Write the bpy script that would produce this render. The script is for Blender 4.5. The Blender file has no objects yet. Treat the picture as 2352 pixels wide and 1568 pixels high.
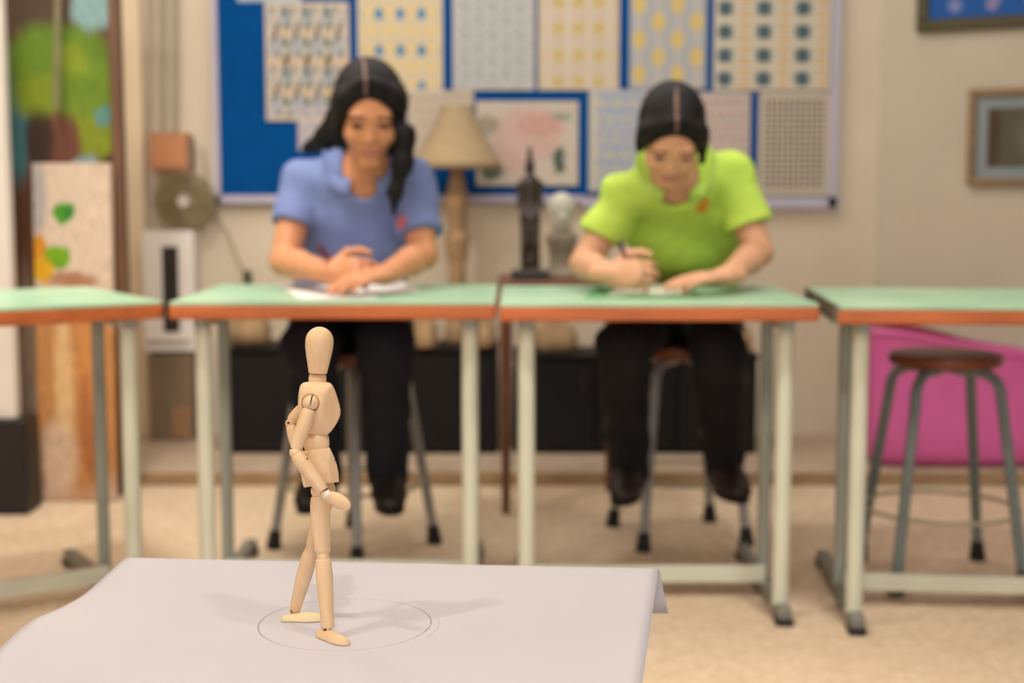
import bpy, math, random
import numpy as np
from mathutils import Vector, Matrix

sc = bpy.context.scene
COL = sc.collection
# ------------------------------------------------------------------ camera
FPX = 50.0 / 36.0 * 2352.0            # focal length in pixels of the 2352 wide frame
H = 1.005                             # camera height
TH = math.atan((784 - 435) / FPX)     # pitch down
cam_d = bpy.data.cameras.new('camera')
cam = bpy.data.objects.new('camera', cam_d)
COL.objects.link(cam)
cam.location = (0, 0, H)
cam.rotation_euler = (math.pi / 2 - TH, 0, 0)
cam_d.lens = 50.0
cam_d.sensor_width = 36.0
cam_d.clip_start = 0.02
cam_d.dof.use_dof = True
cam_d.dof.focus_distance = 1.36
cam_d.dof.aperture_fstop = 4.0
sc.camera = cam

# ------------------------------------------------------------------ world, lights, exposure
sc.view_settings.view_transform = 'Standard'
sc.view_settings.look = 'None'
sc.view_settings.gamma = 1.0
sc.view_settings.use_curve_mapping = False
sc.view_settings.exposure = 0.0
world = bpy.data.worlds.new('world')
sc.world = world
world.use_nodes = True
bg = world.node_tree.nodes['Background']
bg.inputs[0].default_value = (0.95, 0.97, 1.0, 1)
bg.inputs[1].default_value = 0.20


def area(name, loc, size, watts, col, size_y=None, target=None):
    d = bpy.data.lights.new(name, 'AREA')
    d.energy = watts
    d.color = col
    d.size = size
    if size_y:
        d.shape = 'RECTANGLE'
        d.size_y = size_y
    o = bpy.data.objects.new(name, d)
    COL.objects.link(o)
    o.location = loc
    if target is not None:
        o.rotation_euler = (Vector(target) - Vector(loc)).to_track_quat('-Z', 'Y').to_euler()
    return o


def bulb(name, loc, watts, col, rad=0.03):
    d = bpy.data.lights.new(name, 'POINT')
    d.energy = watts
    d.color = col
    d.shadow_soft_size = rad
    o = bpy.data.objects.new(name, d)
    COL.objects.link(o)
    o.location = loc
    return o


WARM = (1.0, 0.91, 0.80)
NEUT = (1.0, 0.96, 0.92)
def spot(name, loc, target, watts, col, deg, rad):
    d = bpy.data.lights.new(name, 'SPOT')
    d.energy = watts
    d.color = col
    d.spot_size = math.radians(deg)
    d.spot_blend = 0.5
    d.shadow_soft_size = rad
    o = bpy.data.objects.new(name, d)
    COL.objects.link(o)
    o.location = loc
    o.rotation_euler = (Vector(target) - Vector(loc)).to_track_quat('-Z', 'Y').to_euler()
    return o


area('ceiling_panel_light', (-0.2, 4.25, 2.85), 2.8, 36, NEUT, 1.2)
area('front_fill_light', (0.3, -5.0, 1.6), 6.0, 122, (0.97, 0.98, 1.0), 2.2, (0.0, 3.0, 1.0))  # soft frontal fill added behind the camera, no known source there
spot('ceiling_spot', (-1.25, 3.0, 2.85), (-1.1, 4.7, 0), 120, WARM, 62, 0.12)
spot('ceiling_spot', (-1.0, 2.3, 2.85), (-0.9, 3.25, 0), 120, NEUT, 76, 0.15)
spot('ceiling_spot', (0.9, 2.3, 2.85), (1.0, 3.15, 0), 140, NEUT, 76, 0.15)
bulb('downlight', (-1.25, 0.78, 2.8), 39, WARM, 0.022)
bulb('downlight', (-0.15, 0.15, 2.8), 45, WARM, 0.022)
bulb('downlight', (0.70, 0.62, 2.8), 27, WARM, 0.05)
bulb('downlight', (-1.5, 3.6, 2.7), 24, WARM, 0.06)


# ------------------------------------------------------------------ measuring helpers (photograph pixel -> point in the room)
def ray(px, py):
    u, v = (px - 1176) / FPX, (784 - py) / FPX
    return np.array([u, math.cos(TH) + v * math.sin(TH), -math.sin(TH) + v * math.cos(TH)])


def W(px, py, Y):
    d = ray(px, py)
    return np.array([0, 0, H]) + d * (Y / d[1])


def G(px, py, z):
    d = ray(px, py)
    return np.array([0, 0, H]) + d * ((z - H) / d[2])


# ------------------------------------------------------------------ materials
def lin(c):
    if isinstance(c, str):
        c = tuple(int(c[i:i + 2], 16) / 255 for i in (0, 2, 4))
    return tuple(x / 12.92 if x <= 0.04045 else ((x + 0.055) / 1.055) ** 2.4 for x in c) + (1,)


class NT:
    def __init__(s, name, rough=0.6, spec=0.4, metal=0.0):
        s.m = bpy.data.materials.new(name)
        s.m.use_nodes = True
        s.t = s.m.node_tree
        s.b = s.t.nodes['Principled BSDF']
        s.b.inputs['Roughness'].default_value = rough
        s.b.inputs['Metallic'].default_value = metal
        s.b.inputs['Specular IOR Level'].default_value = spec

    def n(s, typ, **kw):
        nd = s.t.nodes.new(typ)
        for k, v in kw.items():
            setattr(nd, k, v)
        return nd

    def put(s, sock, v):
        if hasattr(v, 'is_output'):
            s.t.links.new(v, sock)
        else:
            sock.default_value = v

    def math(s, op, a, b=0.0, c=0.0):
        nd = s.n('ShaderNodeMath', operation=op)
        for i, v in enumerate((a, b, c)):
            s.put(nd.inputs[i], v)
        return nd.outputs[0]

    def mix(s, fac, a, b):
        nd = s.n('ShaderNodeMix', data_type='RGBA')
        s.put(nd.inputs[0], fac)
        s.put(nd.inputs[6], a)
        s.put(nd.inputs[7], b)
        return nd.outputs[2]

    def coord(s, which='Object', scale=(1, 1, 1)):
        tc = s.n('ShaderNodeTexCoord')
        mp = s.n('ShaderNodeMapping')
        mp.inputs['Scale'].default_value = scale
        s.t.links.new(tc.outputs[which], mp.inputs[0])
        return mp.outputs[0]

    def noise(s, vec, scale, detail=3.0, rough=0.5):
        nd = s.n('ShaderNodeTexNoise')
        s.t.links.new(vec, nd.inputs['Vector'])
        nd.inputs['Scale'].default_value = scale
        nd.inputs['Detail'].default_value = detail
        nd.inputs['Roughness'].default_value = rough
        return nd.outputs[0]

    def ramp(s, fac, lo, hi):
        nd = s.n('ShaderNodeMapRange')
        s.put(nd.inputs[0], fac)
        nd.inputs[1].default_value = lo
        nd.inputs[2].default_value = hi
        return nd.outputs[0]

    def bump(s, h, strength, dist=0.002):
        nd = s.n('ShaderNodeBump')
        nd.inputs['Strength'].default_value = strength
        nd.inputs['Distance'].default_value = dist
        s.t.links.new(h, nd.inputs['Height'])
        s.t.links.new(nd.outputs[0], s.b.inputs['Normal'])

    def base(s, c):
        s.put(s.b.inputs['Base Color'], c)
        return s.m


def plain(name, c, rough=0.6, var=0.08, scale=12.0, stretch=(1, 1, 1), spec=0.4, metal=0.0, bump=0.0):
    t = NT(name, rough, spec, metal)
    v = t.coord('Object', stretch)
    nz = t.noise(v, scale, 4)
    a = lin(c)
    dark = tuple(x * (1 - var * 2) for x in a[:3]) + (1,)
    lite = tuple(min(1, x * (1 + var)) for x in a[:3]) + (1,)
    if bump:
        t.bump(nz, bump)
    return t.base(t.mix(t.ramp(nz, 0.3, 0.7), dark, lite))


def uv(t):
    """0..1 across the object's own width and height"""
    tc = t.n('ShaderNodeTexCoord')
    sp = t.n('ShaderNodeSeparateXYZ')
    t.t.links.new(tc.outputs['Generated'], sp.inputs[0])
    return sp.outputs[0], sp.outputs[2], tc.outputs['Generated']


def printed(name, paper, layers, margin=0.04):
    """a printed sheet: a paper colour with rows and columns of small printed motifs"""
    t = NT(name, 0.55, 0.3)
    u, v, gen = uv(t)
    nz = t.noise(gen, 9, 3)
    col = t.mix(t.ramp(nz, 0.3, 0.7), tuple(x * 0.93 for x in lin(paper)[:3]) + (1,), lin(paper))
    inm = t.math('MULTIPLY', t.math('LESS_THAN', t.math('ABSOLUTE', t.math('SUBTRACT', u, 0.5)), 0.5 - margin),
                 t.math('LESS_THAN', t.math('ABSOLUTE', t.math('SUBTRACT', v, 0.5)), 0.5 - margin * 0.8))
    for (nx, ny, ox, oy, shift, kind, w, h, c, op) in layers:
        vv = t.math('MULTIPLY_ADD', v, ny, oy)
        row = t.math('MODULO', t.math('FLOOR', vv), 2.0)
        uu = t.math('ADD', t.math('MULTIPLY_ADD', u, nx, ox), t.math('MULTIPLY', row, shift))
        fu = t.math('ABSOLUTE', t.math('SUBTRACT', t.math('FRACT', uu), 0.5))
        fv = t.math('ABSOLUTE', t.math('SUBTRACT', t.math('FRACT', vv), 0.5))
        if kind == 'dot':
            q = t.math('ADD', t.math('POWER', t.math('DIVIDE', fu, w), 2.0), t.math('POWER', t.math('DIVIDE', fv, h), 2.0))
            m = t.math('LESS_THAN', q, 1.0)
        elif kind == 'ring':
            q = t.math('ADD', t.math('POWER', t.math('DIVIDE', fu, w), 2.0), t.math('POWER', t.math('DIVIDE', fv, h), 2.0))
            m = t.math('MULTIPLY', t.math('LESS_THAN', q, 1.0), t.math('GREATER_THAN', q, 0.35))
        else:
            m = t.math('MULTIPLY', t.math('LESS_THAN', fu, w), t.math('LESS_THAN', fv, h))
        m = t.math('MULTIPLY', t.math('MULTIPLY', m, inm), op)
        col = t.mix(m, col, lin(c))
    return t.base(col)


def painted(name, ground, blobs, wob=0.12, wscale=5.0, rough=0.6):
    """a painting: soft edged patches (cx, cy, rx, ry, colour, edge softness) over a ground colour"""
    t = NT(name, rough, 0.3)
    u, v, gen = uv(t)
    nd = t.n('ShaderNodeTexNoise')
    t.t.links.new(gen, nd.inputs['Vector'])
    nd.inputs['Scale'].default_value = wscale
    nd.inputs['Detail'].default_value = 4
    sp = t.n('ShaderNodeSeparateColor')
    t.t.links.new(nd.outputs['Color'], sp.inputs[0])
    uu = t.math('ADD', u, t.math('MULTIPLY', t.math('SUBTRACT', sp.outputs[0], 0.5), wob))
    vv = t.math('ADD', v, t.math('MULTIPLY', t.math('SUBTRACT', sp.outputs[1], 0.5), wob))
    stroke = t.noise(gen, wscale * 5, 4)
    g = lin(ground)
    col = t.mix(t.ramp(stroke, 0.3, 0.7), tuple(x * 0.75 for x in g[:3]) + (1,), g)
    for (cx, cy, rx, ry, c, soft) in blobs:
        q = t.math('ADD', t.math('POWER', t.math('ABSOLUTE', t.math('DIVIDE', t.math('SUBTRACT', uu, cx), rx)), 2.0),
                   t.math('POWER', t.math('ABSOLUTE', t.math('DIVIDE', t.math('SUBTRACT', vv, cy), ry)), 2.0))
        m = t.n('ShaderNodeMapRange')
        t.put(m.inputs[0], q)
        m.inputs[1].default_value = 1.0 + soft
        m.inputs[2].default_value = max(0.0, 1.0 - soft)
        cc = lin(c)
        shade = t.mix(t.ramp(stroke, 0.3, 0.7), tuple(x * 0.7 for x in cc[:3]) + (1,), tuple(min(1, x * 1.15) for x in cc[:3]) + (1,))
        col = t.mix(m.outputs[0], col, shade)
    return t.base(col)


# ------------------------------------------------------------------ object helpers
def wloc(o):
    v = Vector((0, 0, 0))
    while o is not None:
        v += Vector(o.location)
        o = o.parent
    return v


def tag(o, label=None, cat=None, group=None, kind=None):
    if label: o['label'] = label
    if cat: o['category'] = cat
    if group: o['group'] = group
    if kind: o['kind'] = kind
    return o


def empty(name, loc, label, cat, group=None):
    o = bpy.data.objects.new(name, None)
    COL.objects.link(o)
    o.location = loc
    o.empty_display_size = 0.05
    return tag(o, label, cat, group)


class MB:
    """collects geometry in world coordinates; build() makes ONE object of it"""

    def __init__(s):
        s.v, s.f = [], []

    def add(s, v, f):
        b = len(s.v)
        s.v.extend([tuple(map(float, p)) for p in v])
        s.f.extend([tuple(int(i) + b for i in q) for q in f])
        return s

    def box(s, c, size, R=None, bev=0.0):
        x, y, z = (np.array(size) / 2)
        if bev <= 0:
            v = np.array([(i * x, j * y, k * z) for i in (-1, 1) for j in (-1, 1) for k in (-1, 1)])
            f = [(0, 1, 3, 2), (4, 6, 7, 5), (0, 4, 5, 1), (2, 3, 7, 6), (0, 2, 6, 4), (1, 5, 7, 3)]
        else:
            import bmesh
            bm = bmesh.new()
            bmesh.ops.create_cube(bm, size=1.0)
            for q in bm.verts:
                q.co = (q.co.x * 2 * x, q.co.y * 2 * y, q.co.z * 2 * z)
            bmesh.ops.bevel(bm, geom=list(bm.edges), offset=min(bev, x * .95, y * .95, z * .95), segments=3, profile=0.5, affect='EDGES')
            bm.verts.index_update()
            v = np.array([q.co for q in bm.verts])
            f = [[q.index for q in p.verts] for p in bm.faces]
            bm.free()
        if R is not None:
            v = v @ np.array(R).T
        return s.add(v + np.array(c), f)

    def lathe(s, a, b, prof, seg=28, flat=(1, 1), side=None):
        """surface of revolution about the axis a->b; prof = [(t along, radius)], closed at both ends"""
        a, b = np.array(a, float), np.array(b, float)
        ax = b - a
        L = np.linalg.norm(ax)
        ax = ax / L
        ref = np.array(side if side is not None else ((1, 0, 0) if abs(ax[0]) < 0.8 else (0, 1, 0)), float)
        e1 = ref - ax * ref.dot(ax)
        e1 /= np.linalg.norm(e1)
        e2 = np.cross(ax, e1)
        v, f = [], []
        n = len(prof)
        for (t, r) in prof:
            for k in range(seg):
                an = 2 * math.pi * k / seg
                v.append(a + ax * L * t + r * (e1 * math.cos(an) * flat[0] + e2 * math.sin(an) * flat[1]))
        for i in range(n - 1):
            for k in range(seg):
                k2 = (k + 1) % seg
                f.append((i * seg + k, i * seg + k2, (i + 1) * seg + k2, (i + 1) * seg + k))
        f.append(tuple(range(seg - 1, -1, -1)))
        f.append(tuple((n - 1) * seg + k for k in range(seg)))
        return s.add(v, f)

    def tube(s, pts, r, seg=12, closed=False):
        P = [np.array(p, float) for p in pts]
        n = len(P)
        rr = r if hasattr(r, '__len__') else [r] * n
        v, f = [], []
        prev = None
        for i in range(n):
            if closed:
                tg = P[(i + 1) % n] - P[i - 1]
            else:
                tg = P[min(i + 1, n - 1)] - P[max(i - 1, 0)]
            tg = tg / np.linalg.norm(tg)
            if prev is None:
                ref = np.array((0, 0, 1.0)) if abs(tg[2]) < 0.8 else np.array((1.0, 0, 0))
                e1 = np.cross(tg, ref)
            else:
                e1 = prev - tg * prev.dot(tg)
            e1 /= np.linalg.norm(e1)
            prev = e1
            e2 = np.cross(tg, e1)
            for k in range(seg):
                an = 2 * math.pi * k / seg
                v.append(P[i] + rr[i] * (e1 * math.cos(an) + e2 * math.sin(an)))
        for i in range(n if closed else n - 1):
            j = (i + 1) % n
            for k in range(seg):
                k2 = (k + 1) % seg
                f.append((i * seg + k, i * seg + k2, j * seg + k2, j * seg + k))
        if not closed:
            f.append(tuple(range(seg - 1, -1, -1)))
            f.append(tuple((n - 1) * seg + k for k in range(seg)))
        return s.add(v, f)

    def build(s, name, mat, parent=None, smooth=False, crease=35, local=False):
        off = np.array(wloc(parent)) if parent is not None and not local else np.zeros(3)
        me = bpy.data.meshes.new(name)
        loc = np.zeros(3)
        V = np.array(s.v)
        if parent is None:                       # origin at the middle of the base
            loc = np.array([(V[:, 0].min() + V[:, 0].max()) / 2, (V[:, 1].min() + V[:, 1].max()) / 2, V[:, 2].min()])
        me.from_pydata((V - off - loc).tolist(), [], s.f)
        mats = mat if isinstance(mat, (list, tuple)) else [mat]
        for m in mats:
            me.materials.append(m)
        me.update()
        if smooth:
            me.shade_smooth()
            if crease:
                try:
                    me.set_sharp_from_angle(angle=math.radians(crease))
                except Exception:
                    pass
        o = bpy.data.objects.new(name, me)
        COL.objects.link(o)
        o.location = loc
        if parent is not None:
            o.parent = parent
        return o


def rot(deg):
    a = math.radians(deg)
    return np.array([[math.cos(a), -math.sin(a), 0], [math.sin(a), math.cos(a), 0], [0, 0, 1]])


def rotx(deg):
    a = math.radians(deg)
    return np.array([[1, 0, 0], [0, math.cos(a), -math.sin(a)], [0, math.sin(a), math.cos(a)]])


def wallbox(x0, y0, x1, y1, Y, t):
    """a slab of thickness t whose front face, at depth Y, spans the given pixels"""
    ym = (max(y0, 0) + y1) / 2                  # read the side edges at the middle of what shows
    a, b = np.array([W(x0, ym, Y)[0], Y, W(x0, y1, Y)[2]]), np.array([W(x1, ym, Y)[0], Y, W(x1, y0, Y)[2]])
    return MB().box(((a[0] + b[0]) / 2, Y + t / 2, (a[2] + b[2]) / 2), (b[0] - a[0], t, b[2] - a[2]))


# ------------------------------------------------------------------ implicit surfaces
def rcone(a, b, r1, r2):
    a, b = np.array(a, float), np.array(b, float)
    ba = b - a
    L2 = ba.dot(ba) + 1e-12

    def f(p):
        t = np.clip(((p - a) @ ba) / L2, 0, 1)
        q = p - a - t[:, None] * ba
        return np.sqrt((q * q).sum(1)) - (r1 + (r2 - r1) * t)
    return f


def ecap(a, b, r1, r2, n, flat):
    """round cone flattened along the direction n"""
    n = np.array(n, float)
    n = n / np.linalg.norm(n)
    a, b = np.array(a, float), np.array(b, float)
    ba = b - a
    L2 = ba.dot(ba) + 1e-12

    def f(p):
        t = np.clip(((p - a) @ ba) / L2, 0, 1)
        q = p - a - t[:, None] * ba
        q = q + np.outer(q @ n, n) * (1 / flat - 1)
        return (np.sqrt((q * q).sum(1)) - (r1 + (r2 - r1) * t)) * (0.5 + 0.5 * flat)
    return f


def ell(c, r, M=None):
    c, r = np.array(c, float), np.array(r, float)

    def f(p):
        q = p - c
        if M is not None:
            q = q @ M.T
        k0 = np.sqrt(((q / r) ** 2).sum(1))
        k1 = np.sqrt(((q / (r * r)) ** 2).sum(1)) + 1e-9
        return k0 * (k0 - 1) / k1
    return f


def half(pt, n):
    """negative on the side opposite to n"""
    n = np.array(n, float)
    n = n / np.linalg.norm(n)
    pt = np.array(pt, float)
    return lambda p: (p - pt) @ n


def smin(a, b, k):
    h = np.clip(0.5 + 0.5 * (b - a) / k, 0, 1)
    return b + (a - b) * h - k * h * (1 - h)


def U(fs, k=0.02):
    def f(p):
        d = fs[0](p)
        for g in fs[1:]:
            d = smin(d, g(p), k)
        return d
    return f


def inter(fs, k=0.004):
    def f(p):
        d = fs[0](p)
        for g in fs[1:]:
            d = -smin(-d, -g(p), k)
        return d
    return f


def sub(f0, g0, k=0.004):
    return lambda p: -smin(-f0(p), g0(p), k)


def grow(f0, d):
    return lambda p: f0(p) - d


def grad(f, p, e=1e-4):
    g = np.stack([f(p + np.array(q) * e) - f(p - np.array(q) * e) for q in ((1, 0, 0), (0, 1, 0), (0, 0, 1))], 1)
    return g / (np.linalg.norm(g, axis=1, keepdims=True) + 1e-9)


def push(f, p, d, it=6):
    p = np.array(p, float)
    for _ in range(it):
        p = p + grad(f, p) * (d - f(p))[:, None]
    return p


def nets(f, lo, hi, h, B=8):
    """surface nets over a box, evaluated only near the surface"""
    lo, hi = np.array(lo, float), np.array(hi, float)
    nb = np.ceil((hi - lo) / (h * B)).astype(int) + 1
    n = nb * B
    bi = np.stack(np.meshgrid(*[np.arange(k) for k in nb], indexing='ij'), -1).reshape(-1, 3)
    cen = lo + (bi + 0.5) * B * h
    cv = f(cen)
    V = np.repeat(np.repeat(np.repeat(cv.reshape(nb), B, 0), B, 1), B, 2)
    keep = np.abs(cv) < h * B * 0.9 * 1.7
    loc = np.stack(np.meshgrid(*[np.arange(B)] * 3, indexing='ij'), -1).reshape(-1, 3)
    kb = bi[keep]
    for s0 in range(0, len(kb), 400):
        idx = (kb[s0:s0 + 400, None, :] * B + loc[None]).reshape(-1, 3)
        V[idx[:, 0], idx[:, 1], idx[:, 2]] = f(lo + idx * h)
    S = V < 0
    cnt = np.zeros(np.array(S.shape) - 1, np.int8)
    for a in (0, 1):
        for b in (0, 1):
            for c in (0, 1):
                cnt += S[a:n[0] - 1 + a, b:n[1] - 1 + b, c:n[2] - 1 + c]
    act = np.argwhere((cnt > 0) & (cnt < 8))
    idm = -np.ones(cnt.shape, np.int64)
    idm[act[:, 0], act[:, 1], act[:, 2]] = np.arange(len(act))
    corners = [(a, b, c) for a in (0, 1) for b in (0, 1) for c in (0, 1)]
    acc = np.zeros((len(act), 3))
    num = np.zeros(len(act))
    for i, ca in enumerate(corners):
        for cb in corners[i + 1:]:
            if sum(abs(x - y) for x, y in zip(ca, cb)) != 1:
                continue
            A, Bq = act + np.array(ca), act + np.array(cb)
            va, vb = V[A[:, 0], A[:, 1], A[:, 2]], V[Bq[:, 0], Bq[:, 1], Bq[:, 2]]
            m = (va < 0) != (vb < 0)
            t = np.where(m, va / (va - vb + 1e-20), 0)
            acc += np.where(m[:, None], A + t[:, None] * (Bq - A), 0)
            num += m
    verts = lo + acc / num[:, None] * h
    faces = []
    for ax in range(3):
        o1, o2 = (ax + 1) % 3, (ax + 2) % 3
        sl0 = [slice(1, -1)] * 3
        sl1 = [slice(1, -1)] * 3
        sl0[ax] = slice(0, -1)
        sl1[ax] = slice(1, None)
        d = S[tuple(sl0)].astype(np.int8) - S[tuple(sl1)].astype(np.int8)
        for sg in (1, -1):
            e = np.argwhere(d == sg)
            off = np.ones(3, int)
            off[ax] = 0
            e = e + off
            q = []
            for (da, db) in ((-1, -1), (0, -1), (0, 0), (-1, 0)):
                c = e.copy()
                c[:, o1] += da
                c[:, o2] += db
                q.append(idm[c[:, 0], c[:, 1], c[:, 2]])
            q = np.stack(q, 1)
            if sg < 0:
                q = q[:, ::-1]
            faces.append(q)
    F = np.concatenate(faces)
    F = F[(F >= 0).all(1)]
    return verts, F


def blob(name, f, lo, hi, h, mat, parent=None, matfn=None, warp=None, smooth=True):
    v, F = nets(f, lo, hi, h)
    fc = v[F].mean(1)
    if warp is not None:
        v = warp(v)
    mb = MB()
    mb.v = [tuple(p) for p in v]
    mb.f = [tuple(q) for q in F.tolist()]
    o = mb.build(name, mat, parent, smooth=smooth, crease=0)
    if matfn is not None:
        o.data.polygons.foreach_set('material_index', matfn(fc).astype(np.int32))
        o.data.update()
    return o


# ================================================================== SETTING
YW = 5.55                                   # back wall
t = NT('floor_terrazzo', 0.5, 0.3)
v_ = t.coord('Object')
n1 = t.noise(v_, 55, 3)
n2 = t.noise(v_, 2.2, 3)
c_ = t.mix(t.ramp(n1, 0.35, 0.65), lin('c6ae90'), lin('dfcaae'))
c_ = t.mix(t.math('MULTIPLY', t.ramp(n2, 0.35, 0.7), 0.35), c_, lin('c9b08f'))
M_floor = t.base(c_)
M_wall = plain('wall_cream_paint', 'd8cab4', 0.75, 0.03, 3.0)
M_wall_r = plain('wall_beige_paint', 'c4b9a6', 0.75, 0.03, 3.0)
M_trim = plain('pale_cream_trim', 'e6d2b4', 0.6, 0.02, 4)
M_step_top = plain('platform_grey_cream', 'b5a08a', 0.6, 0.08, 8)
M_step_face = plain('platform_brown_face', '9c7e5c', 0.6, 0.15, 8, (1, 1, 6))
M_ceil = plain('ceiling_paint', 'e6e0d6', 0.8, 0.02, 4)


def struct(o):
    o['kind'] = 'structure'
    return o


struct(MB().box((0, 3.0, -0.05), (9.0, 10.0, 0.1)).build('floor', M_floor))
cr = W(2012, 500, YW)                         # corner where the beige wall turns toward the room
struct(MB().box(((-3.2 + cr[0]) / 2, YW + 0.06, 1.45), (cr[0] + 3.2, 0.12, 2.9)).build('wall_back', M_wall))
a_ = math.radians(-29)
L_ = 3.2
rc = np.array([cr[0] + math.cos(a_) * L_ / 2 - math.sin(a_) * 0.06, YW + math.sin(a_) * L_ / 2 + math.cos(a_) * 0.06, 1.45])
RW = rot(-29)
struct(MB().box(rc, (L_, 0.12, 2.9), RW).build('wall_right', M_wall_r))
struct(MB().box((-3.2, 2.5, 1.45), (0.12, 6.2, 2.9)).build('wall_left', M_wall))
struct(MB().box((0.5, 3.0, 2.95), (9.0, 8.0, 0.1)).build('ceiling', M_ceil))
tb = wallbox(285, -300, 333, 1045, YW - 0.05, 0.05)
struct(tb.build('trim_1', M_trim))


def wr(px, py, off=0.0):
    """point on the right wall seen at a pixel, off metres in front of it"""
    d = ray(px, py)
    n = np.array([math.sin(a_), -math.cos(a_), 0])
    p0 = np.array([cr[0], YW, 0]) + n * off
    c0 = np.array([0, 0, H])
    return c0 + d * ((p0 - c0).dot(n) / d.dot(n))


# low platform along the back wall
PZ = 0.045
pf = G(1000, 1114, 0)[1]
mbp = MB().box((0.35, (pf + YW) / 2, PZ / 2), (4.0, YW - pf, PZ))
plat = struct(mbp.build('trim_2', M_step_top))
MB().box((0.35, pf - 0.005, PZ / 2), (4.0, 0.01, PZ - 0.004)).build('riser_board', M_step_face, plat)

def edges(x0, y0, x1, y1, Y):
    """lower left and upper right corner of an upright face at depth Y"""
    ym = (max(y0, 0) + min(y1, 800)) / 2
    return np.array([W(x0, ym, Y)[0], Y, W(x0, y1, Y)[2]]), np.array([W(x1, ym, Y)[0], Y, W(x1, y0, Y)[2]])


# ================================================================== PINBOARD AND POSTERS
M_blue = plain('pinboard_blue_felt', '004a8c', 0.9, 0.06, 20, (1, 1, 1), 0.1)
M_lilac = plain('pinboard_pale_frame', 'b9b3c4', 0.5, 0.03)
YB = YW - 0.035
pb = empty('pinboard', tuple(W(1210, 470, YB)), 'wide blue felt pinboard with a pale lilac frame behind the two students', 'pinboard')
wallbox(504, -160, 1908, 450, YB, 0.03).build('felt_panel', M_blue, pb)
for r_ in ((488, -170, 502, 466), (1908, -170, 1928, 476), (488, 448, 1340, 466), (1340, 452, 1928, 478)):
    wallbox(*r_, YB - 0.008, 0.034).build('frame_rail', M_lilac, pb)
wallbox(545, -30, 692, 4, YB - 0.004, 0.003).build('header_strip', plain('pale_header', 'a9bcc4'), pb)

YP = YB - 0.006


def poster(rect, name, mat, label, dz=0.0, bend=0.004):
    x0, y0, x1, y1 = rect
    ym = (max(y0, 0) + y1) / 2
    a, b = np.array([W(x0, ym, YP - dz)[0], 0, W(x0, y1, YP - dz)[2]]), np.array([W(x1, ym, YP - dz)[0], 0, W(x1, y0, YP - dz)[2]])
    mb = MB()
    n = 10
    v = []
    for j in range(n + 1):
        for i in range(n + 1):
            s_, q_ = i / n, j / n
            y = YP - dz - bend * (abs(q_ - 0.5) * 2) ** 4 * (0.4 + 0.6 * s_)
            v.append((a[0] + (b[0] - a[0]) * s_, y, a[2] + (b[2] - a[2]) * q_))
    f = [(j * (n + 1) + i, j * (n + 1) + i + 1, (j + 1) * (n + 1) + i + 1, (j + 1) * (n + 1) + i) for j in range(n) for i in range(n)]
    k = len(v)
    v2 = v + [(x, y + 0.0015, z) for x, y, z in v]
    f2 = f + [tuple(k + q for q in reversed(p)) for p in f]
    edge = [i for i in range(n + 1)] + [j * (n + 1) + n for j in range(1, n + 1)] + [n * (n + 1) + i for i in range(n - 1, -1, -1)] + [j * (n + 1) for j in range(n - 1, 0, -1)]
    for i in range(len(edge)):
        p, q = edge[i], edge[(i + 1) % len(edge)]
        f2.append((q, p, p + k, q + k))
    mb.add(v2, f2)
    o = mb.build(name, mat, smooth=True)
    return tag(o, label, 'poster', 'printed sheets on the blue pinboard')


poster((610, 5, 802, 277), 'poster', printed('print_animals', 'cdbfae', [
    (4, 4, 0, 0, 0.5, 'dot', 0.36, 0.4, 'a9adb4', 0.9), (8, 8, 0.25, 0, 0.5, 'rect', 0.16, 0.3, '5b5443', 0.8),
    (4, 8, 0.5, 0.3, 0.0, 'dot', 0.16, 0.25, '4c6a52', 0.9), (8, 4, 0, 0.5, 0.5, 'dot', 0.2, 0.15, 'd9b27c', 0.9),
    (4, 4, 0.5, 0.5, 0.5, 'rect', 0.09, 0.18, '3b352d', 0.9)]),
    'off-white sheet of small grey, green and dark figures at the left of the pinboard', 0.0)
poster((822, -40, 1017, 212), 'poster', printed('print_yellow_blue', 'cfc2b0', [
    (4, 6, 0, 0.1, 0, 'rect', 0.42, 0.36, 'd8bf86', 0.8), (4, 3, 0.5, 0.35, 0, 'dot', 0.22, 0.16, '3f7fae', 0.95),
    (8, 6, 0, 0.6, 0.5, 'rect', 0.12, 0.2, 'c7b98e', 0.9)]),
    'sheet with rows of yellow blocks and blue dots, above the long-haired student', 0.001)
poster((1040, -40, 1228, 207), 'poster', printed('print_grey_grid', 'bdb8b3', [
    (6, 8, 0, 0, 0, 'rect', 0.30, 0.36, 'aeb3b6', 0.9), (6, 8, 0.5, 0.5, 0, 'dot', 0.14, 0.3, '7d94ab', 0.8),
    (3, 8, 0.1, 0.2, 0.5, 'rect', 0.1, 0.16, '93a08c', 0.8)]),
    'grey sheet with a fine pale blue grid, above the lamp', 0.0)
poster((1236, -40, 1422, 207), 'poster', printed('print_beige_rows', 'c9baa8', [
    (4, 4, 0.5, 0.2, 0, 'rect', 0.36, 0.28, 'c8b58f', 0.9), (4, 4, 0.5, 0.2, 0, 'dot', 0.22, 0.18, 'bfa65a', 0.8),
    (4, 1, 0, 0, 0, 'rect', 0.04, 0.5, 'd8cec0', 0.9)]),
    'beige sheet with faint yellow motifs in four columns, above the pink map', 0.0)
poster((1446, -40, 1622, 204), 'poster', printed('print_yellow_dots', 'aaabad', [
    (4, 6, 0.0, 0.1, 0.0, 'rect', 0.10, 0.5, 'beb6ac', 0.8), (2, 3, 0.25, 0.1, 0.0, 'dot', 0.17, 0.26, 'd0b56a', 0.95),
    (2, 3, 0.75, 0.6, 0.0, 'dot', 0.17, 0.26, 'd0b56a', 0.95)]),
    'grey sheet with staggered yellow dots, above the student in green', 0.0)
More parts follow.
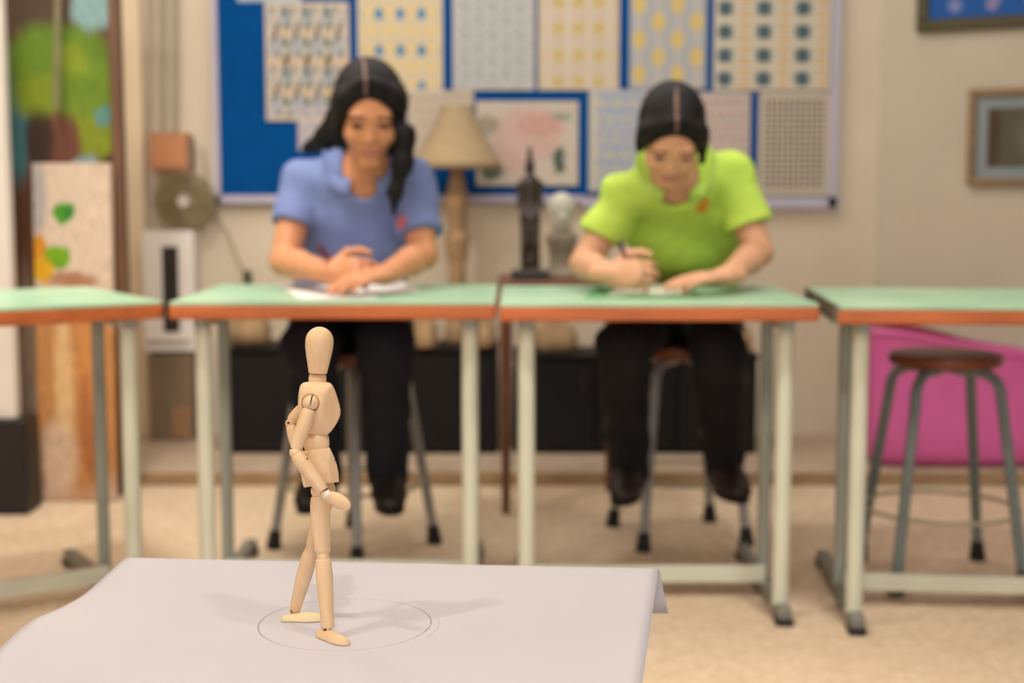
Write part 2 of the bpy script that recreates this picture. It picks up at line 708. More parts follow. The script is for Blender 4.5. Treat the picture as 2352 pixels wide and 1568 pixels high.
poster((1640, -8, 1908, 208), 'poster', printed('print_dark_clusters', 'cdc2ae', [
    (3, 4, 0.22, 0.0, 0, 'rect', 0.24, 0.34, '8f9aa0', 0.55), (3, 4, 0.22, 0.0, 0, 'dot', 0.19, 0.32, '2d5260', 0.95),
    (3, 8, 0.7, 0.0, 0.0, 'dot', 0.12, 0.34, 'cda873', 0.9), (24, 16, 0, 0, 0.5, 'dot', 0.2, 0.2, '9b8b6e', 0.6)], 0.03),
    'large white sheet with three columns of dark blue-green clusters', 0.0)
poster((936, 208, 1088, 362), 'poster', printed('print_plain_rows', 'c6b7a4', [
    (6, 5, 0, 0, 0.5, 'rect', 0.3, 0.2, 'a9a698', 0.7)]),
    'plain pale sheet partly behind the lamp shade', 0.002)
poster((684, 240, 786, 345), 'poster', printed('print_small_grey', 'b3aab4', [
    (3, 4, 0, 0, 0.5, 'dot', 0.3, 0.3, 'c7bfc0', 0.8)]),
    'small pale sheet tucked behind the long-haired student', 0.002)
poster((1094, 232, 1328, 426), 'poster', painted('print_pink_map', 'd2c6b8', [
    (0.50, 0.60, 0.34, 0.32, 'd2b2a8', 0.35), (0.62, 0.72, 0.22, 0.14, 'cfa39a', 0.4), (0.40, 0.36, 0.2, 0.22, 'd4b5ab', 0.4),
    (0.12, 0.72, 0.10, 0.12, 'a39a88', 0.5), (0.82, 0.30, 0.06, 0.16, '4e6152', 0.4), (0.16, 0.16, 0.12, 0.09, '5d6a58', 0.5),
    (0.84, 0.82, 0.1, 0.06, '9aa08f', 0.5)], 0.10, 5.0),
    'white map sheet with a pink landmass, set on bare blue felt', 0.0)
poster((1352, 206, 1500, 440), 'poster', printed('print_blue_yellow', 'aeb2ba', [
    (4, 6, 0.2, 0.3, 0.5, 'rect', 0.3, 0.12, 'c9c08f', 0.9), (6, 8, 0.5, 0.1, 0.5, 'dot', 0.25, 0.3, '8d9cc4', 0.8),
    (1, 1, 0.45, 0, 0, 'rect', 0.08, 0.5, 'c9c2a8', 0.9)]),
    'pale blue sheet with cream flecks, left of the head of the student in green', 0.001)
poster((1602, 212, 1722, 440), 'poster', printed('print_pink_flecks', 'c2b4ab', [
    (5, 8, 0.2, 0.3, 0.5, 'dot', 0.28, 0.24, 'b98a8a', 0.7), (7, 6, 0.5, 0.1, 0.5, 'rect', 0.16, 0.2, '8f958f', 0.6)]),
    'pale sheet with pink flecks, right of the head of the student in green', 0.001)
poster((1742, 212, 1905, 448), 'poster', printed('print_dot_grid', 'c4b8a6', [
    (12.35, 18, 0.33, 0, 0, 'rect', 0.30, 0.30, '2b3530', 0.95)], 0.078),
    'sheet covered by a tight grid of dark squares at the right end of the pinboard', 0.0)


# ================================================================== PICTURES ON THE RIGHT WALL
def wall_frame(x0, y0, x1, y1, bw, frame_m, mat_m, pic_m, mw, label):
    a, b = wr(x0, y1, 0.0), wr(x1, y0, 0.0)
    a2, b2 = wr(x0, y0), wr(x0, y1)
    ex = np.array([math.cos(a_), math.sin(a_), 0])
    nn = np.array([math.sin(a_), -math.cos(a_), 0])
    wid = (b - a).dot(ex)
    zt_, zb = a2[2], b2[2]
    hh = zt_ - zb
    c = a + ex * wid / 2
    c[2] = (zt_ + zb) / 2
    r = empty('picture_frame', tuple(np.array([c[0], c[1], zb]) + nn * 0.02), label, 'picture')
    for k, (dx, dz, sx, sz) in enumerate(((0, hh / 2 - bw / 2, wid, bw), (0, -hh / 2 + bw / 2, wid, bw), (-wid / 2 + bw / 2, 0, bw, hh - 2 * bw), (wid / 2 - bw / 2, 0, bw, hh - 2 * bw))):
        MB().box(c + ex * dx + np.array([0, 0, dz]) + nn * 0.018, (sx, 0.034, sz), RW, 0.006).build('frame_rail', frame_m, r)
    if mat_m:
        MB().box(c + nn * 0.008, (wid - bw, 0.012, hh - bw), RW).build('mount_board', mat_m, r)
    o = MB().box((0, 0, 0), (wid - 2 * (bw + mw), 0.006, hh - 2 * (bw + mw))).build('picture', pic_m, r, local=True)
    o.location = Vector(c + nn * 0.017) - wloc(r)
    o.rotation_euler = (0, 0, a_)
    return r


wall_frame(2108, -260, 2700, 76, 0.045, plain('dark_olive_frame', '4a431f', 0.5, 0.1, 6, (1, 1, 4)), None,
           painted('blue_picture', '0b56a5', [(0.12, 0.10, 0.03, 0.06, '7f86b8', 0.6), (0.30, 0.11, 0.03, 0.06, '8f86b0', 0.6), (0.48, 0.12, 0.03, 0.06, '8a8ab8', 0.6), (0.66, 0.1, 0.03, 0.05, 'a79a90', 0.6),
                                              (0.3, 0.6, 0.3, 0.3, '2f6a8a', 0.6)], 0.06, 7), 0.0,
           'dark olive framed blue picture, the upper one on the right wall')
wall_frame(2222, 206, 2560, 426, 0.026, plain('tan_wood_frame', '8f7450', 0.5, 0.12, 8, (1, 1, 5)), plain('blue_grey_mount', '8b9496', 0.7, 0.04),
           painted('grey_sketch', '5d5746', [(0.02, 0.5, 0.12, 0.6, '4b3a2a', 0.5), (0.5, 0.5, 0.2, 0.4, '6a6656', 0.6), (0.75, 0.45, 0.12, 0.3, '4a4438', 0.5)], 0.1, 5), 0.045,
           'tan framed dark sketch with a blue-grey mount, the lower one on the right wall')

# ================================================================== LEFT BACK: MURAL, CANVAS, WALL FIXTURES
YM = G(150, 1140, 0)[1]                      # depth at which the mural panel stands
mural = empty('mural_panel', tuple(G(150, 1140, 0)), 'tall panel painted with a green leafy tree, brown frame post on its right', 'mural')
M_mural = painted('tree_mural', '5a3a26', [
    (0.15, 0.88, 0.5, 0.04, '4a3a2c', 0.5), (0.85, 0.89, 0.22, 0.045, '7f9fa0', 0.4), (0.08, 0.70, 0.14, 0.12, '3f6f7a', 0.4),
    (0.50, 0.79, 0.52, 0.075, '5d7a1c', 0.35), (0.45, 0.73, 0.40, 0.05, '74861a', 0.4), (0.78, 0.73, 0.34, 0.07, '66811f', 0.35),
    (0.80, 0.665, 0.30, 0.040, '7d8a1e', 0.4), (0.92, 0.705, 0.10, 0.018, '5a8a80', 0.4), (0.62, 0.80, 0.16, 0.03, '7b8d22', 0.6),
    (0.50, 0.645, 0.20, 0.060, '6a4030', 0.4), (0.30, 0.655, 0.14, 0.055, '35231a', 0.5), (0.72, 0.607, 0.16, 0.022, '8a9a9a', 0.5),
    (0.12, 0.20, 0.10, 0.22, '8a7a6a', 0.5), (0.30, 0.12, 0.10, 0.18, '7b6552', 0.5)], 0.05, 6)
a1, b1 = edges(22, -120, 262, 1140, YM + 0.05)
MB().box(((a1[0] + b1[0]) / 2, YM + 0.06, b1[2] / 2), (b1[0] - a1[0], 0.02, b1[2])).build('painted_panel', M_mural, mural)
a1, b1 = edges(257, -120, 282, 1140, YM + 0.02)
MB().box(((a1[0] + b1[0]) / 2, YM + 0.045, b1[2] / 2), (b1[0] - a1[0], 0.05, b1[2]), None, 0.006).build('frame_post', plain('dark_brown_wood', '6b4a35', 0.55, 0.15, 6, (4, 4, .5)), mural)

YC = YM - 0.06
M_fruit = painted('fruit_painting', 'cdb5a0', [
    (0.55, 0.80, 0.6, 0.25, 'd3bda8', 0.5), (0.05, 0.9, 0.12, 0.12, 'a8a09c', 0.5),
    (0.40, 0.855, 0.14, 0.034, '4a9220', 0.25), (0.46, 0.855, 0.07, 0.022, '2f7a2c', 0.5),
    (0.05, 0.745, 0.12, 0.04, 'c8861c', 0.3), (0.30, 0.725, 0.17, 0.036, '6fa010', 0.25), (0.10, 0.685, 0.16, 0.036, 'd3a01c', 0.3),
    (0.50, 0.655, 0.30, 0.03, 'a87858', 0.5), (0.5, 0.30, 0.9, 0.30, 'b9814c', 0.3), (0.35, 0.36, 0.12, 0.24, 'd8b07c', 0.6),
    (0.70, 0.42, 0.18, 0.16, 'c9874a', 0.6), (0.25, 0.12, 0.25, 0.12, 'd2b295', 0.5), (0.75, 0.16, 0.16, 0.10, '9f6438', 0.5),
    (0.62, 0.25, 0.08, 0.14, 'a8683a', 0.6)], 0.07, 5)
cv = empty('still_life_canvas', tuple(G(162, 1121, 0)), 'tall canvas of green and yellow fruit over orange cloth, leaning on the tree mural', 'painting')
a1, b1 = edges(74, 376, 254, 1121, YC)
hh = b1[2]
Rl = rotx(-2.2)
MB().box((0, 0, 0), (b1[0] - a1[0], 0.03, hh), None, 0.004).build('painted_cloth', M_fruit, cv, local=True)
ch = cv.children[0]
ch.rotation_euler = (math.radians(-2.2), 0, 0)
cv.location = ((a1[0] + b1[0]) / 2, YC + 0.0, 0)
ch.location = (0, 0.02, hh / 2 + 0.002)
for sx in (-1, 1):
    st = MB().box((0, 0, 0), (0.03, 0.02, hh - 0.02)).build('stretcher_bar', plain('raw_pine', 'c7a97c'), cv, local=True)
    st.rotation_euler = ch.rotation_euler
    st.location = (sx * ((b1[0] - a1[0]) / 2 - 0.02), 0.044, hh / 2 + 0.001)

# hanging chain in front of the mural
M_chain = plain('pale_chain', '8d8664', 0.5, 0.15)
chn = MB()
p0, p1 = W(134, -120, YM - 0.02), W(130, 250, YM - 0.02)
N_ = 40
for i in range(N_):
    q = p0 + (p1 - p0) * (i + .5) / N_
    pts = []
    for k in range(10):
        an = 2 * math.pi * k / 10
        w_ = 0.009 * math.cos(an)
        pts.append(q + np.array([w_ if i % 2 else 0, 0 if i % 2 else w_, 0.011 * math.sin(an)]))
    chn.tube(pts, 0.003, 6, True)
tag(chn.build('hanging_chain', M_chain, smooth=True), 'thin pale chain hanging in front of the tree mural', 'chain')

# white board on a black plinth at the very left
YL = 4.35
a1, b1 = edges(-160, -100, 14, 962, YL)
wb = empty('white_panel', (a1[0], YL, 0), 'white upright panel on a black base at the left picture edge', 'panel')
MB().box(((a1[0] + b1[0]) / 2, YL + 0.03, (a1[2] + b1[2]) / 2), (b1[0] - a1[0], 0.05, b1[2] - a1[2]), None, 0.004).build('board', plain('white_panel_paint', 'd8d0c6', 0.5, 0.02), wb)
MB().box(((a1[0] + b1[0]) / 2 + 0.01, YL + 0.05, a1[2] / 2), (b1[0] - a1[0] + 0.05, 0.14, a1[2]), None, 0.01).build('base', plain('black_base_paint', '1b1614', 0.5), wb)

# pipes, junction box, fan, white unit, cord
M_pipe = plain('grey_conduit', 'a89f8b', 0.45, 0.05)
for k, (px, wpx, lab) in enumerate(((343, 9, 'grey conduit pipe nearest the pale pillar, running up the wall'),
                                    (372, 13, 'middle grey conduit pipe, straight above the orange box'),
                                    (402, 13, 'grey conduit pipe nearest the pinboard, running up the wall'))):
    a1, b1 = W(px, 318, YW - 0.03), W(px + 1, -250, YW - 0.03)
    r_ = wpx / 2 * YW / FPX
    pr = empty('conduit_pipe', tuple(a1), lab, 'pipe')
    MB().lathe(a1, b1, [(0, r_), (1, r_)], 14).build('tube', M_pipe, pr, True)
    for zz in (0.35, 0.8):
        q = a1 + (b1 - a1) * zz
        MB().lathe(q - np.array([0, 0, .012]), q + np.array([0, 0, .012]), [(0, r_ * 1.25), (1, r_ * 1.25)], 14).build('clip', M_pipe, pr, True)
jb = empty('junction_box', tuple(W(388, 392, YW)), 'orange-brown box on the wall at the foot of the pipes', 'box')
mb_ = wallbox(344, 305, 430, 392, YW - 0.10, 0.10)
mb_.build('housing', plain('orange_brown_plastic', 'b9805c', 0.5, 0.05), jb)
wallbox(352, 313, 422, 384, YW - 0.106, 0.006).build('cover', plain('orange_brown_cover', 'c4885f', 0.45, 0.03), jb)
MB().box(W(438, 350, YW - 0.05), (0.02, 0.06, 0.11), None, 0.004).build('hinge_side', plain('brown_grey', '8a7664'), jb)

fan = empty('wall_fan', tuple(W(415, 520, YW)), 'rounded khaki guarded wall fan below the orange box', 'fan')
M_khaki = plain('khaki_wire', '8f7f5c', 0.5, 0.06)
fc_ = W(424, 463, YW - 0.09)
MB().lathe(fc_ + np.array([0, .03, 0]), fc_ + np.array([0, -.03, 0]), [(0, .03), (.7, .032), (1, .02)], 20).build('hub', plain('white_plastic', 'cfc8bd', 0.4), fan, True)
MB().lathe(fc_ + np.array([0, .09, 0]), fc_ + np.array([0, .03, 0]), [(0, .025), (1, .025)], 14).build('motor', M_khaki, fan, True)
MB().box(fc_ + np.array([0, 0.06, 0.05]), (0.025, 0.03, 0.10), None, 0.004).build('bracket', plain('blue_grey_metal', '7d8086'), fan)
for k in range(4):
    an = k * math.pi / 2 + 0.5
    d = np.array([math.cos(an), 0, math.sin(an)])
    e = np.array([-math.sin(an), 0.35, math.cos(an)])
    vs, fs = [], []
    for i in range(7):
        q = 0.03 + 0.074 * i / 6
        w_ = 0.018 + 0.022 * math.sin(math.pi * min(1, i / 6 + .1))
        for s_ in (-1, 1):
            for o_ in (-.0012, .0012):
                vs.append(fc_ + d * q + e * w_ * s_ + np.array([0, o_, 0]))
    for i in range(6):
        b0 = i * 4
        fs += [(b0, b0 + 4, b0 + 6, b0 + 2), (b0 + 1, b0 + 3, b0 + 7, b0 + 5), (b0, b0 + 1, b0 + 5, b0 + 4), (b0 + 2, b0 + 6, b0 + 7, b0 + 3)]
    fs += [(0, 2, 3, 1), (24, 25, 27, 26)]
    MB().add(vs, fs).build('blade', plain('khaki_blade', '93835f', 0.4), fan)
g = MB()
for r_ in (0.112, 0.102, 0.093, 0.078, 0.06, 0.044):
    for dy in (-0.035, 0.035):
        rr = r_
        g.tube([fc_ + np.array([rr * math.cos(q), dy * (1.1 - r_ * 3), rr * math.sin(q)]) for q in np.linspace(0, 2 * math.pi, 33)[:-1]], 0.0028, 6, True)
for k in range(16):
    an = 2 * math.pi * k / 16
    d = np.array([math.cos(an), 0, math.sin(an)])
    g.tube([fc_ + d * .03 + np.array([0, -.038, 0]), fc_ + d * .09 + np.array([0, -.03, 0]), fc_ + d * .114, fc_ + d * .09 + np.array([0, .03, 0]), fc_ + d * .03 + np.array([0, .036, 0])], 0.0022, 6)
g.build('guard', M_khaki, fan, True)

wu = empty('wall_unit', tuple(W(388, 806, YW)), 'white upright box with a dark vertical slot on the wall under the fan', 'box')
wallbox(330, 530, 446, 806, YW - 0.14, 0.14).build('housing', plain('white_unit_paint', 'ece6e0', 0.45, 0.02), wu)
sl = wallbox(374, 566, 410, 762, YW - 0.142, 0.006).build('slot', plain('dark_slot', '2f2a27', 0.5), wu)
for k in range(9):
    wallbox(375, 572 + k * 21, 409, 576 + k * 21, YW - 0.146, 0.005).build('louvre', plain('dark_louvre', '423a35', 0.5), sl)
wallbox(338, 780, 438, 792, YW - 0.143, 0.004).build('seam_strip', plain('grey_seam', 'bdb1a4'), wu)
sb_ = empty('storage_box', tuple(W(390, 1036, YW - 0.1)), 'grey-brown box on the platform under the white slotted box', 'box')
a1, b1 = edges(338, 815, 442, 1040, YW - 0.15)
MB().box(((a1[0] + b1[0]) / 2, YW - 0.075, PZ + (b1[2] - PZ) / 2), (b1[0] - a1[0], 0.15, b1[2] - PZ), None, 0.006).build('carton', plain('grey_brown_card', '85725a', 0.7, 0.15, 4), sb_)
MB().box(((a1[0] + b1[0]) / 2 + 0.04, YW - 0.154, PZ + 0.07), (0.07, 0.006, 0.12)).build('front_flap', plain('brown_card', 'a07a58', 0.7), sb_)
crd = MB().tube([W(466, 340, YW - .012), W(474, 400, YW - .012), W(481, 480, YW - .012), W(520, 530, YW - .012), W(552, 610, YW - .012), W(566, 632, YW - .012)], 0.004, 8)
cd = crd.build('trailing_wire', plain('khaki_cord', '9c8f70'), smooth=True)
tag(cd, 'thin cord trailing down the cream wall left of the pinboard end', 'cord')
MB().box(W(568, 636, YW - .016), (0.03, 0.03, 0.05), None, 0.006).build('plug', plain('dark_plug', '4c453a'), cd)

# ================================================================== LOW BLACK CABINETS, CLAY, LAMP
M_black = plain('black_cabinet_paint', '121010', 0.6, 0.1, spec=0.2)
M_blackd = plain('black_cabinet_door', '161414', 0.6, 0.1, spec=0.2)
YK = 5.12


def cabinet(x0, x1, ytop, ndoor, label):
    a, b = W(x0, 1030, YK), W(x1, ytop, YK)
    top = b[2]
    r = empty('low_cabinet', ((a[0] + b[0]) / 2, YK + .15, PZ), label, 'cabinet', 'low black cabinets on the platform')
    cx, w_ = (a[0] + b[0]) / 2, b[0] - a[0]
    MB().box((cx, YK + 0.16, (PZ + top) / 2), (w_, 0.28, top - PZ), None, 0.004).build('carcass', M_black, r)
    MB().box((cx, YK + 0.15, top + 0.004), (w_ + .01, 0.31, 0.012), None, 0.003).build('top_board', M_black, r)
    for i in range(ndoor):
        dw = w_ / ndoor
        d = MB().box((a[0] + dw * (i + .5), YK + 0.01, (PZ + top) / 2), (dw - .008, 0.02, top - PZ - .03), None, 0.003).build('door', M_blackd, r)
        MB().box((a[0] + dw * (i + (.85 if i % 2 == 0 else .15)), YK - 0.006, top - .09), (0.012, 0.014, 0.07), None, 0.003).build('handle', plain('black_handle', '2a2626', 0.35), d)
    return top


ct1 = cabinet(528, 1142, 806, 3, 'low black cabinet behind the legs of the student in blue')
ct2 = cabinet(1182, 1742, 822, 3, 'low black cabinet behind the legs of the student in green')
M_clay = plain('tan_clay', 'a98c68', 0.85, 0.2, 14, bump=0.5)


def lump(px, Y, zt_, wpx, hpx, seed, label, mat=None):
    rng = random.Random(seed)
    c = W(px, 760, Y)
    s_ = Y / FPX
    rx, rz = wpx / 2 * s_, hpx * s_
    fs = []
    for k in range(6):
        ox = (rng.random() - .5) * rx * 1.2
        fs.append(ell((c[0] + ox, Y + (rng.random() - .5) * .05, zt_ + rz * (0.15 + .25 * rng.random())), (rx * (.35 + .25 * rng.random()), .06, rz * (.45 + .2 * rng.random()))))
    f = inter([U(fs, 0.02), half((0, 0, zt_ + 0.0005), (0, 0, -1))], 0.004)
    o = blob('clay_block', f, (c[0] - rx * 1.3, Y - .15, zt_ - .02), (c[0] + rx * 1.3, Y + .15, zt_ + rz * 1.6), 0.008, mat or M_clay)
    return tag(o, label, 'clay block')


lump(565, 5.28, ct1 + 0.010, 110, 75, 3, 'rough brown clay block at the left end of the black cabinet')
lump(968, 5.19, ct1 + 0.010, 70, 80, 5, 'tan clay block in the shade just right of the seated legs')
lump(1118, 5.19, ct1 + 0.010, 60, 70, 8, 'tan clay block at the right end of the left black cabinet')
lump(1290, 5.30, ct2 + 0.010, 120, 70, 11, 'tan clay block on the right black cabinet, behind the bronze figure table')
lump(1708, 5.25, ct2 + 0.010, 60, 75, 14, 'tan clay block at the right end of the right black cabinet')

# lamp
YLp = 5.32
lc = W(1050, 600, YLp)[0]
s_ = YLp / FPX
lamp = empty('table_lamp', (lc, YLp, ct1 + .01), 'beige lamp with a flared shade and turned wooden post behind the two students', 'lamp')
zb = W(1050, 378, YLp)[2]
zt2 = W(1050, 243, YLp)[2]
M_shade = plain('beige_shade_cloth', 'aa9473', 0.8, 0.05, 40, (1, 1, 1))
prof = [(0, 102), (.06, 98), (.25, 82), (.5, 62), (.75, 46), (.95, 37), (1, 36)]
mb_ = MB()
seg = 40
vs, fs = [], []
for rr_ in (1, .97):
    for (t_, r_) in prof:
        for k in range(seg):
            an = 2 * math.pi * k / seg
            q = r_ * s_ * rr_ * (1 + .012 * math.cos(12 * an))
            vs.append((lc + q * math.cos(an), YLp + q * math.sin(an), zb + (zt2 - zb) * t_))
n_ = len(prof)
for L in range(2):
    for i in range(n_ - 1):
        for k in range(seg):
            k2 = (k + 1) % seg
            q = (L * n_ + i) * seg
            face = (q + k, q + k2, q + seg + k2, q + seg + k)
            fs.append(face if L == 0 else face[::-1])
for i in (0, n_ - 1):
    for k in range(seg):
        k2 = (k + 1) % seg
        fs.append((i * seg + k, i * seg + k2, (n_ + i) * seg + k2, (n_ + i) * seg + k))
mb_.add(vs, fs)
sh = mb_.build('lamp_shade', M_shade, lamp, True)
MB().lathe((lc, YLp, zb - .012), (lc, YLp, zb + .004), [(0, 101 * s_), (0.01, 103 * s_), (.99, 103 * s_), (1, 101 * s_)], 40).build('hem_band', plain('shade_hem', '9a8260', 0.8), sh, True)
z0 = ct1 + .010
prof = [(0, .052), (.03, .054), (.06, .050), (.09, .044), (.13, .038), (.2, .045), (.26, .036), (.4, .03), (.5, .042), (.56, .047), (.62, .036), (.7, .032), (.76, .044), (.82, .038), (.86, .03), (.92, .024), (1, .02)]
MB().lathe((lc, YLp, z0), (lc, YLp, zb + .03), prof, 28).build('post', plain('turned_wood', 'a98a66', 0.5, 0.2, 10, (1, 1, 3)), lamp, True, 0)
MB().lathe((lc, YLp, zb), (lc, YLp, zb + .12), [(0, .015), (.4, .03), (.7, .032), (1, .012)], 20).build('bulb', plain('frosted_bulb', 'd8d0c0', 0.3), lamp, True, 0)

# ================================================================== SIDE TABLE WITH FIGURINE AND PLASTER ORNAMENT
M_dkwood = plain('dark_brown_table_wood', '6a4029', 0.45, 0.18, 7, (1, 6, 1))
zs = 0.726
yf, yb = G(1240, 658, zs)[1], G(1240, 636, zs)[1]
yf = 4.32
yb = yf + 0.40
xa, xb = W(1143, 650, yf)[0], W(1440, 650, yf)[0]
stb = empty('side_table', ((xa + xb) / 2, (yf + yb) / 2, 0), 'dark brown wooden side table behind the gap between the two green desks', 'table')
MB().box(((xa + xb) / 2, (yf + yb) / 2, zs - .014), (xb - xa, yb - yf, .028), None, .005).build('table_top', M_dkwood, stb)
MB().box(((xa + xb) / 2, yf + .05, zs - .06), (xb - xa - .06, .02, .065)).build('apron', M_dkwood, stb)
for x in (xa + .025, xb - .025):
    for y in (yf + .035, yb - .035):
        MB().lathe((x, y, 0), (x, y, zs - .028), [(0, .012), (.9, .019), (1, .019)], 12).build('leg', M_dkwood, stb, True)

M_bronze = plain('dark_bronze', '33231d', 0.35, 0.2, 20, spec=0.6)
yfg = yf + 0.13
fx = W(1217, 560, yfg)
s_ = yfg / FPX
fig = empty('figurine', (fx[0], yfg, zs), 'slender dark bronze standing figure with a tall headdress on the brown side table', 'figurine')


def F(px, py, dy=0.0):
    return W(px, py, yfg) + np.array([0, dy, 0])


q = lambda n: n * s_
zbase = zs + 0.026
figf = U([rcone(F(1217, 338), F(1217, 372), q(3), q(9)), ell(F(1217, 384), (q(12), q(13), q(16))), rcone(F(1217, 398), F(1217, 412), q(7), q(9)),
          rcone(F(1196, 424), F(1240, 424), q(10), q(10)), ecap(F(1217, 420), F(1217, 470), q(21), q(15), (0, 1, 0), .7), ecap(F(1217, 470), F(1217, 500), q(15), q(22), (0, 1, 0), .75),
          rcone(F(1208, 505), F(1206, 560, -.01), q(15), q(10)), rcone(F(1206, 560, -.01), F(1202, 615), q(10), q(7)), rcone(F(1226, 505), F(1230, 560, -.01), q(15), q(10)), rcone(F(1230, 560, -.01), F(1234, 615), q(10), q(7)),
          rcone(F(1197, 426), F(1193, 468), q(8), q(7)), rcone(F(1193, 468), F(1204, 498, -.02), q(7), q(6)), rcone(F(1237, 426), F(1242, 466), q(8), q(7)), rcone(F(1242, 466), F(1232, 492, -.025), q(7), q(6)),
          rcone(F(1202, 615), F(1200, 622, -.03), q(7), q(6)), rcone(F(1234, 615), F(1236, 622, -.03), q(7), q(6)),
          rcone(F(1217, 510, .01), F(1217, 600, .012), q(12), q(18))], 0.006)
lo, hi = F(1160, 650, -.1), F(1275, 330, .1)
blob('figure', figf, (lo[0], yfg - .08, zs + .01), (hi[0], yfg + .08, hi[2] + .02), 0.003, M_bronze, fig)
MB().box((fx[0], yfg, zs + .014), (q(84), q(70), .028), None, .004).build('base', plain('black_base', '28231f', 0.4), fig)

yor = yf + 0.24
s_ = yor / FPX
q = lambda n: n * s_
ox = W(1290, 560, yor)[0]
orn = empty('plaster_ornament', (ox, yor, zs), 'white plaster head on a grey stand beside the bronze figure', 'ornament')
zc = W(1290, 486, yor)[2]
hf = U([ell((ox, yor, zc + q(6)), (q(32), q(36), q(38))), ell((ox, yor - q(8), zc - q(22)), (q(24), q(26), q(28))), rcone((ox, yor - q(36), zc - q(4)), (ox, yor - q(42), zc - q(16)), q(4), q(6)),
        rcone((ox, yor + q(4), zc - q(30)), (ox, yor + q(6), zc - q(62)), q(17), q(19))], 0.012)
blob('head', hf, (ox - .08, yor - .09, zc - .13), (ox + .08, yor + .09, zc + .09), 0.0035, plain('white_plaster', 'c9c6ba', 0.75, 0.03), orn)
prof = [(0, q(40)), (.06, q(42)), (.12, q(36)), (.25, q(26)), (.6, q(30)), (.8, q(38)), (.92, q(34)), (1, q(20))]
MB().lathe((ox, yor, zs), (ox, yor, zc - q(42)), prof, 28).build('stand', plain('grey_stand', '8f8373', 0.6, 0.1), orn, True, 0)

# ================================================================== PINK TUB
M_pink = plain('pink_plastic', 'cf609e', 0.38, 0.03)
M_crim = plain('crimson_plastic', '8e2640', 0.4, 0.05)
yt = G(2200, 1066, PZ)[1] - 0.02
yt = pf + 0.05
xl, xr = W(2006, 900, yt)[0], W(2440, 900, yt)[0]
dt = 0.25
# keep the tub clear of the turning wall
ztl = W(2060, 768, yt)[2]
zt_r = W(2352, 806, yt)[2]
tub = empty('plastic_tub', ((xl + xr) / 2, yt + dt / 2, PZ), 'big pink plastic tub with a crimson lip behind the right-hand stool', 'tub')
nseg = 64


def tub_ring(k_in, zfun, inset):
    pts = []
    cx, cy = (xl + xr) / 2, yt + dt / 2
    hw, hd = (xr - xl) / 2 - inset, dt / 2 - inset
    for k in range(nseg):
        an = 2 * math.pi * k / nseg
        c, s2 = math.cos(an), math.sin(an)
        e = 0.42
        x = cx + hw * math.copysign(abs(c) ** e, c)
        y = cy + hd * math.copysign(abs(s2) ** e, s2)
        pts.append((x, y, zfun(x, k_in)))
    return pts


def rimz(x):
    tt = (x - xl) / (xr - xl)
    return ztl - (ztl - zt_r) * max(0, (tt - .12)) / 0.5 * (1 if tt < .62 else 1)


rings = []
for (fz, ins) in ((0, .07), (0.012, .045), (.05, .02), (.12, .008), (.3, .002), (.6, 0), (.9, -.004), (1.0, -.008)):
    rings.append(tub_ring(fz, lambda x, f: PZ + (rimz(x) - PZ) * f, ins))
for (fz, ins) in ((1.0, .004), (.9, .010), (.4, .015), (.06, .03)):
    rings.append(tub_ring(fz, lambda x, f: PZ + .006 + (rimz(x) - PZ - .006) * f, ins))
vs = [p for r in rings for p in r]
fs = []
for i in range(len(rings) - 1):
    for k in range(nseg):
        k2 = (k + 1) % nseg
        fs.append((i * nseg + k, i * nseg + k2, (i + 1) * nseg + k2, (i + 1) * nseg + k))
fs.append(tuple(range(nseg - 1, -1, -1)))
fs.append(tuple((len(rings) - 1) * nseg + k for k in range(nseg)))
MB().add(vs, fs).build('tub_shell', M_pink, tub, True, 60)
MB().tube([(x, y, z + .004) for x, y, z in tub_ring(1, lambda x, f: rimz(x), -.004)], 0.012, 10, True).build('rim', M_pink, tub, True)
lidv = tub_ring(1, lambda x, f: rimz(x) + .002 + 0.03 * math.sin(math.pi * min(1, max(0, (x - xl) / (xr - xl) * 1.5))), .03)
lidw = [(x, y, z - .02) for x, y, z in lidv]
fs = [tuple(range(nseg)), tuple(range(2 * nseg - 1, nseg - 1, -1))] + [(k + nseg, (k + 1) % nseg + nseg, (k + 1) % nseg, k) for k in range(nseg)]
MB().add(lidv + lidw, fs).build('lid', M_crim, tub, True, 40)

# ================================================================== DESKS
t = NT('green_laminate', 0.35, 0.45)
v_ = t.coord('Object')
M_green = t.base(t.mix(t.ramp(t.noise(v_, 5, 4), .3, .7), lin('8db596'), lin('a9caa8')))
M_orange = plain('orange_wood_edge', 'b4602f', 0.4, 0.12, 6, (1, 8, 8))
M_leg = plain('pale_green_enamel', 'cccdb9', 0.35, 0.05, 6)
M_leg2 = plain('grey_green_enamel', '9aa096', 0.4, 0.08, 6)
M_rail = plain('grey_enamel', '77736a', 0.45, 0.1, 6)
M_rub = plain('black_rubber', '1d1b1a', 0.7, 0.1)


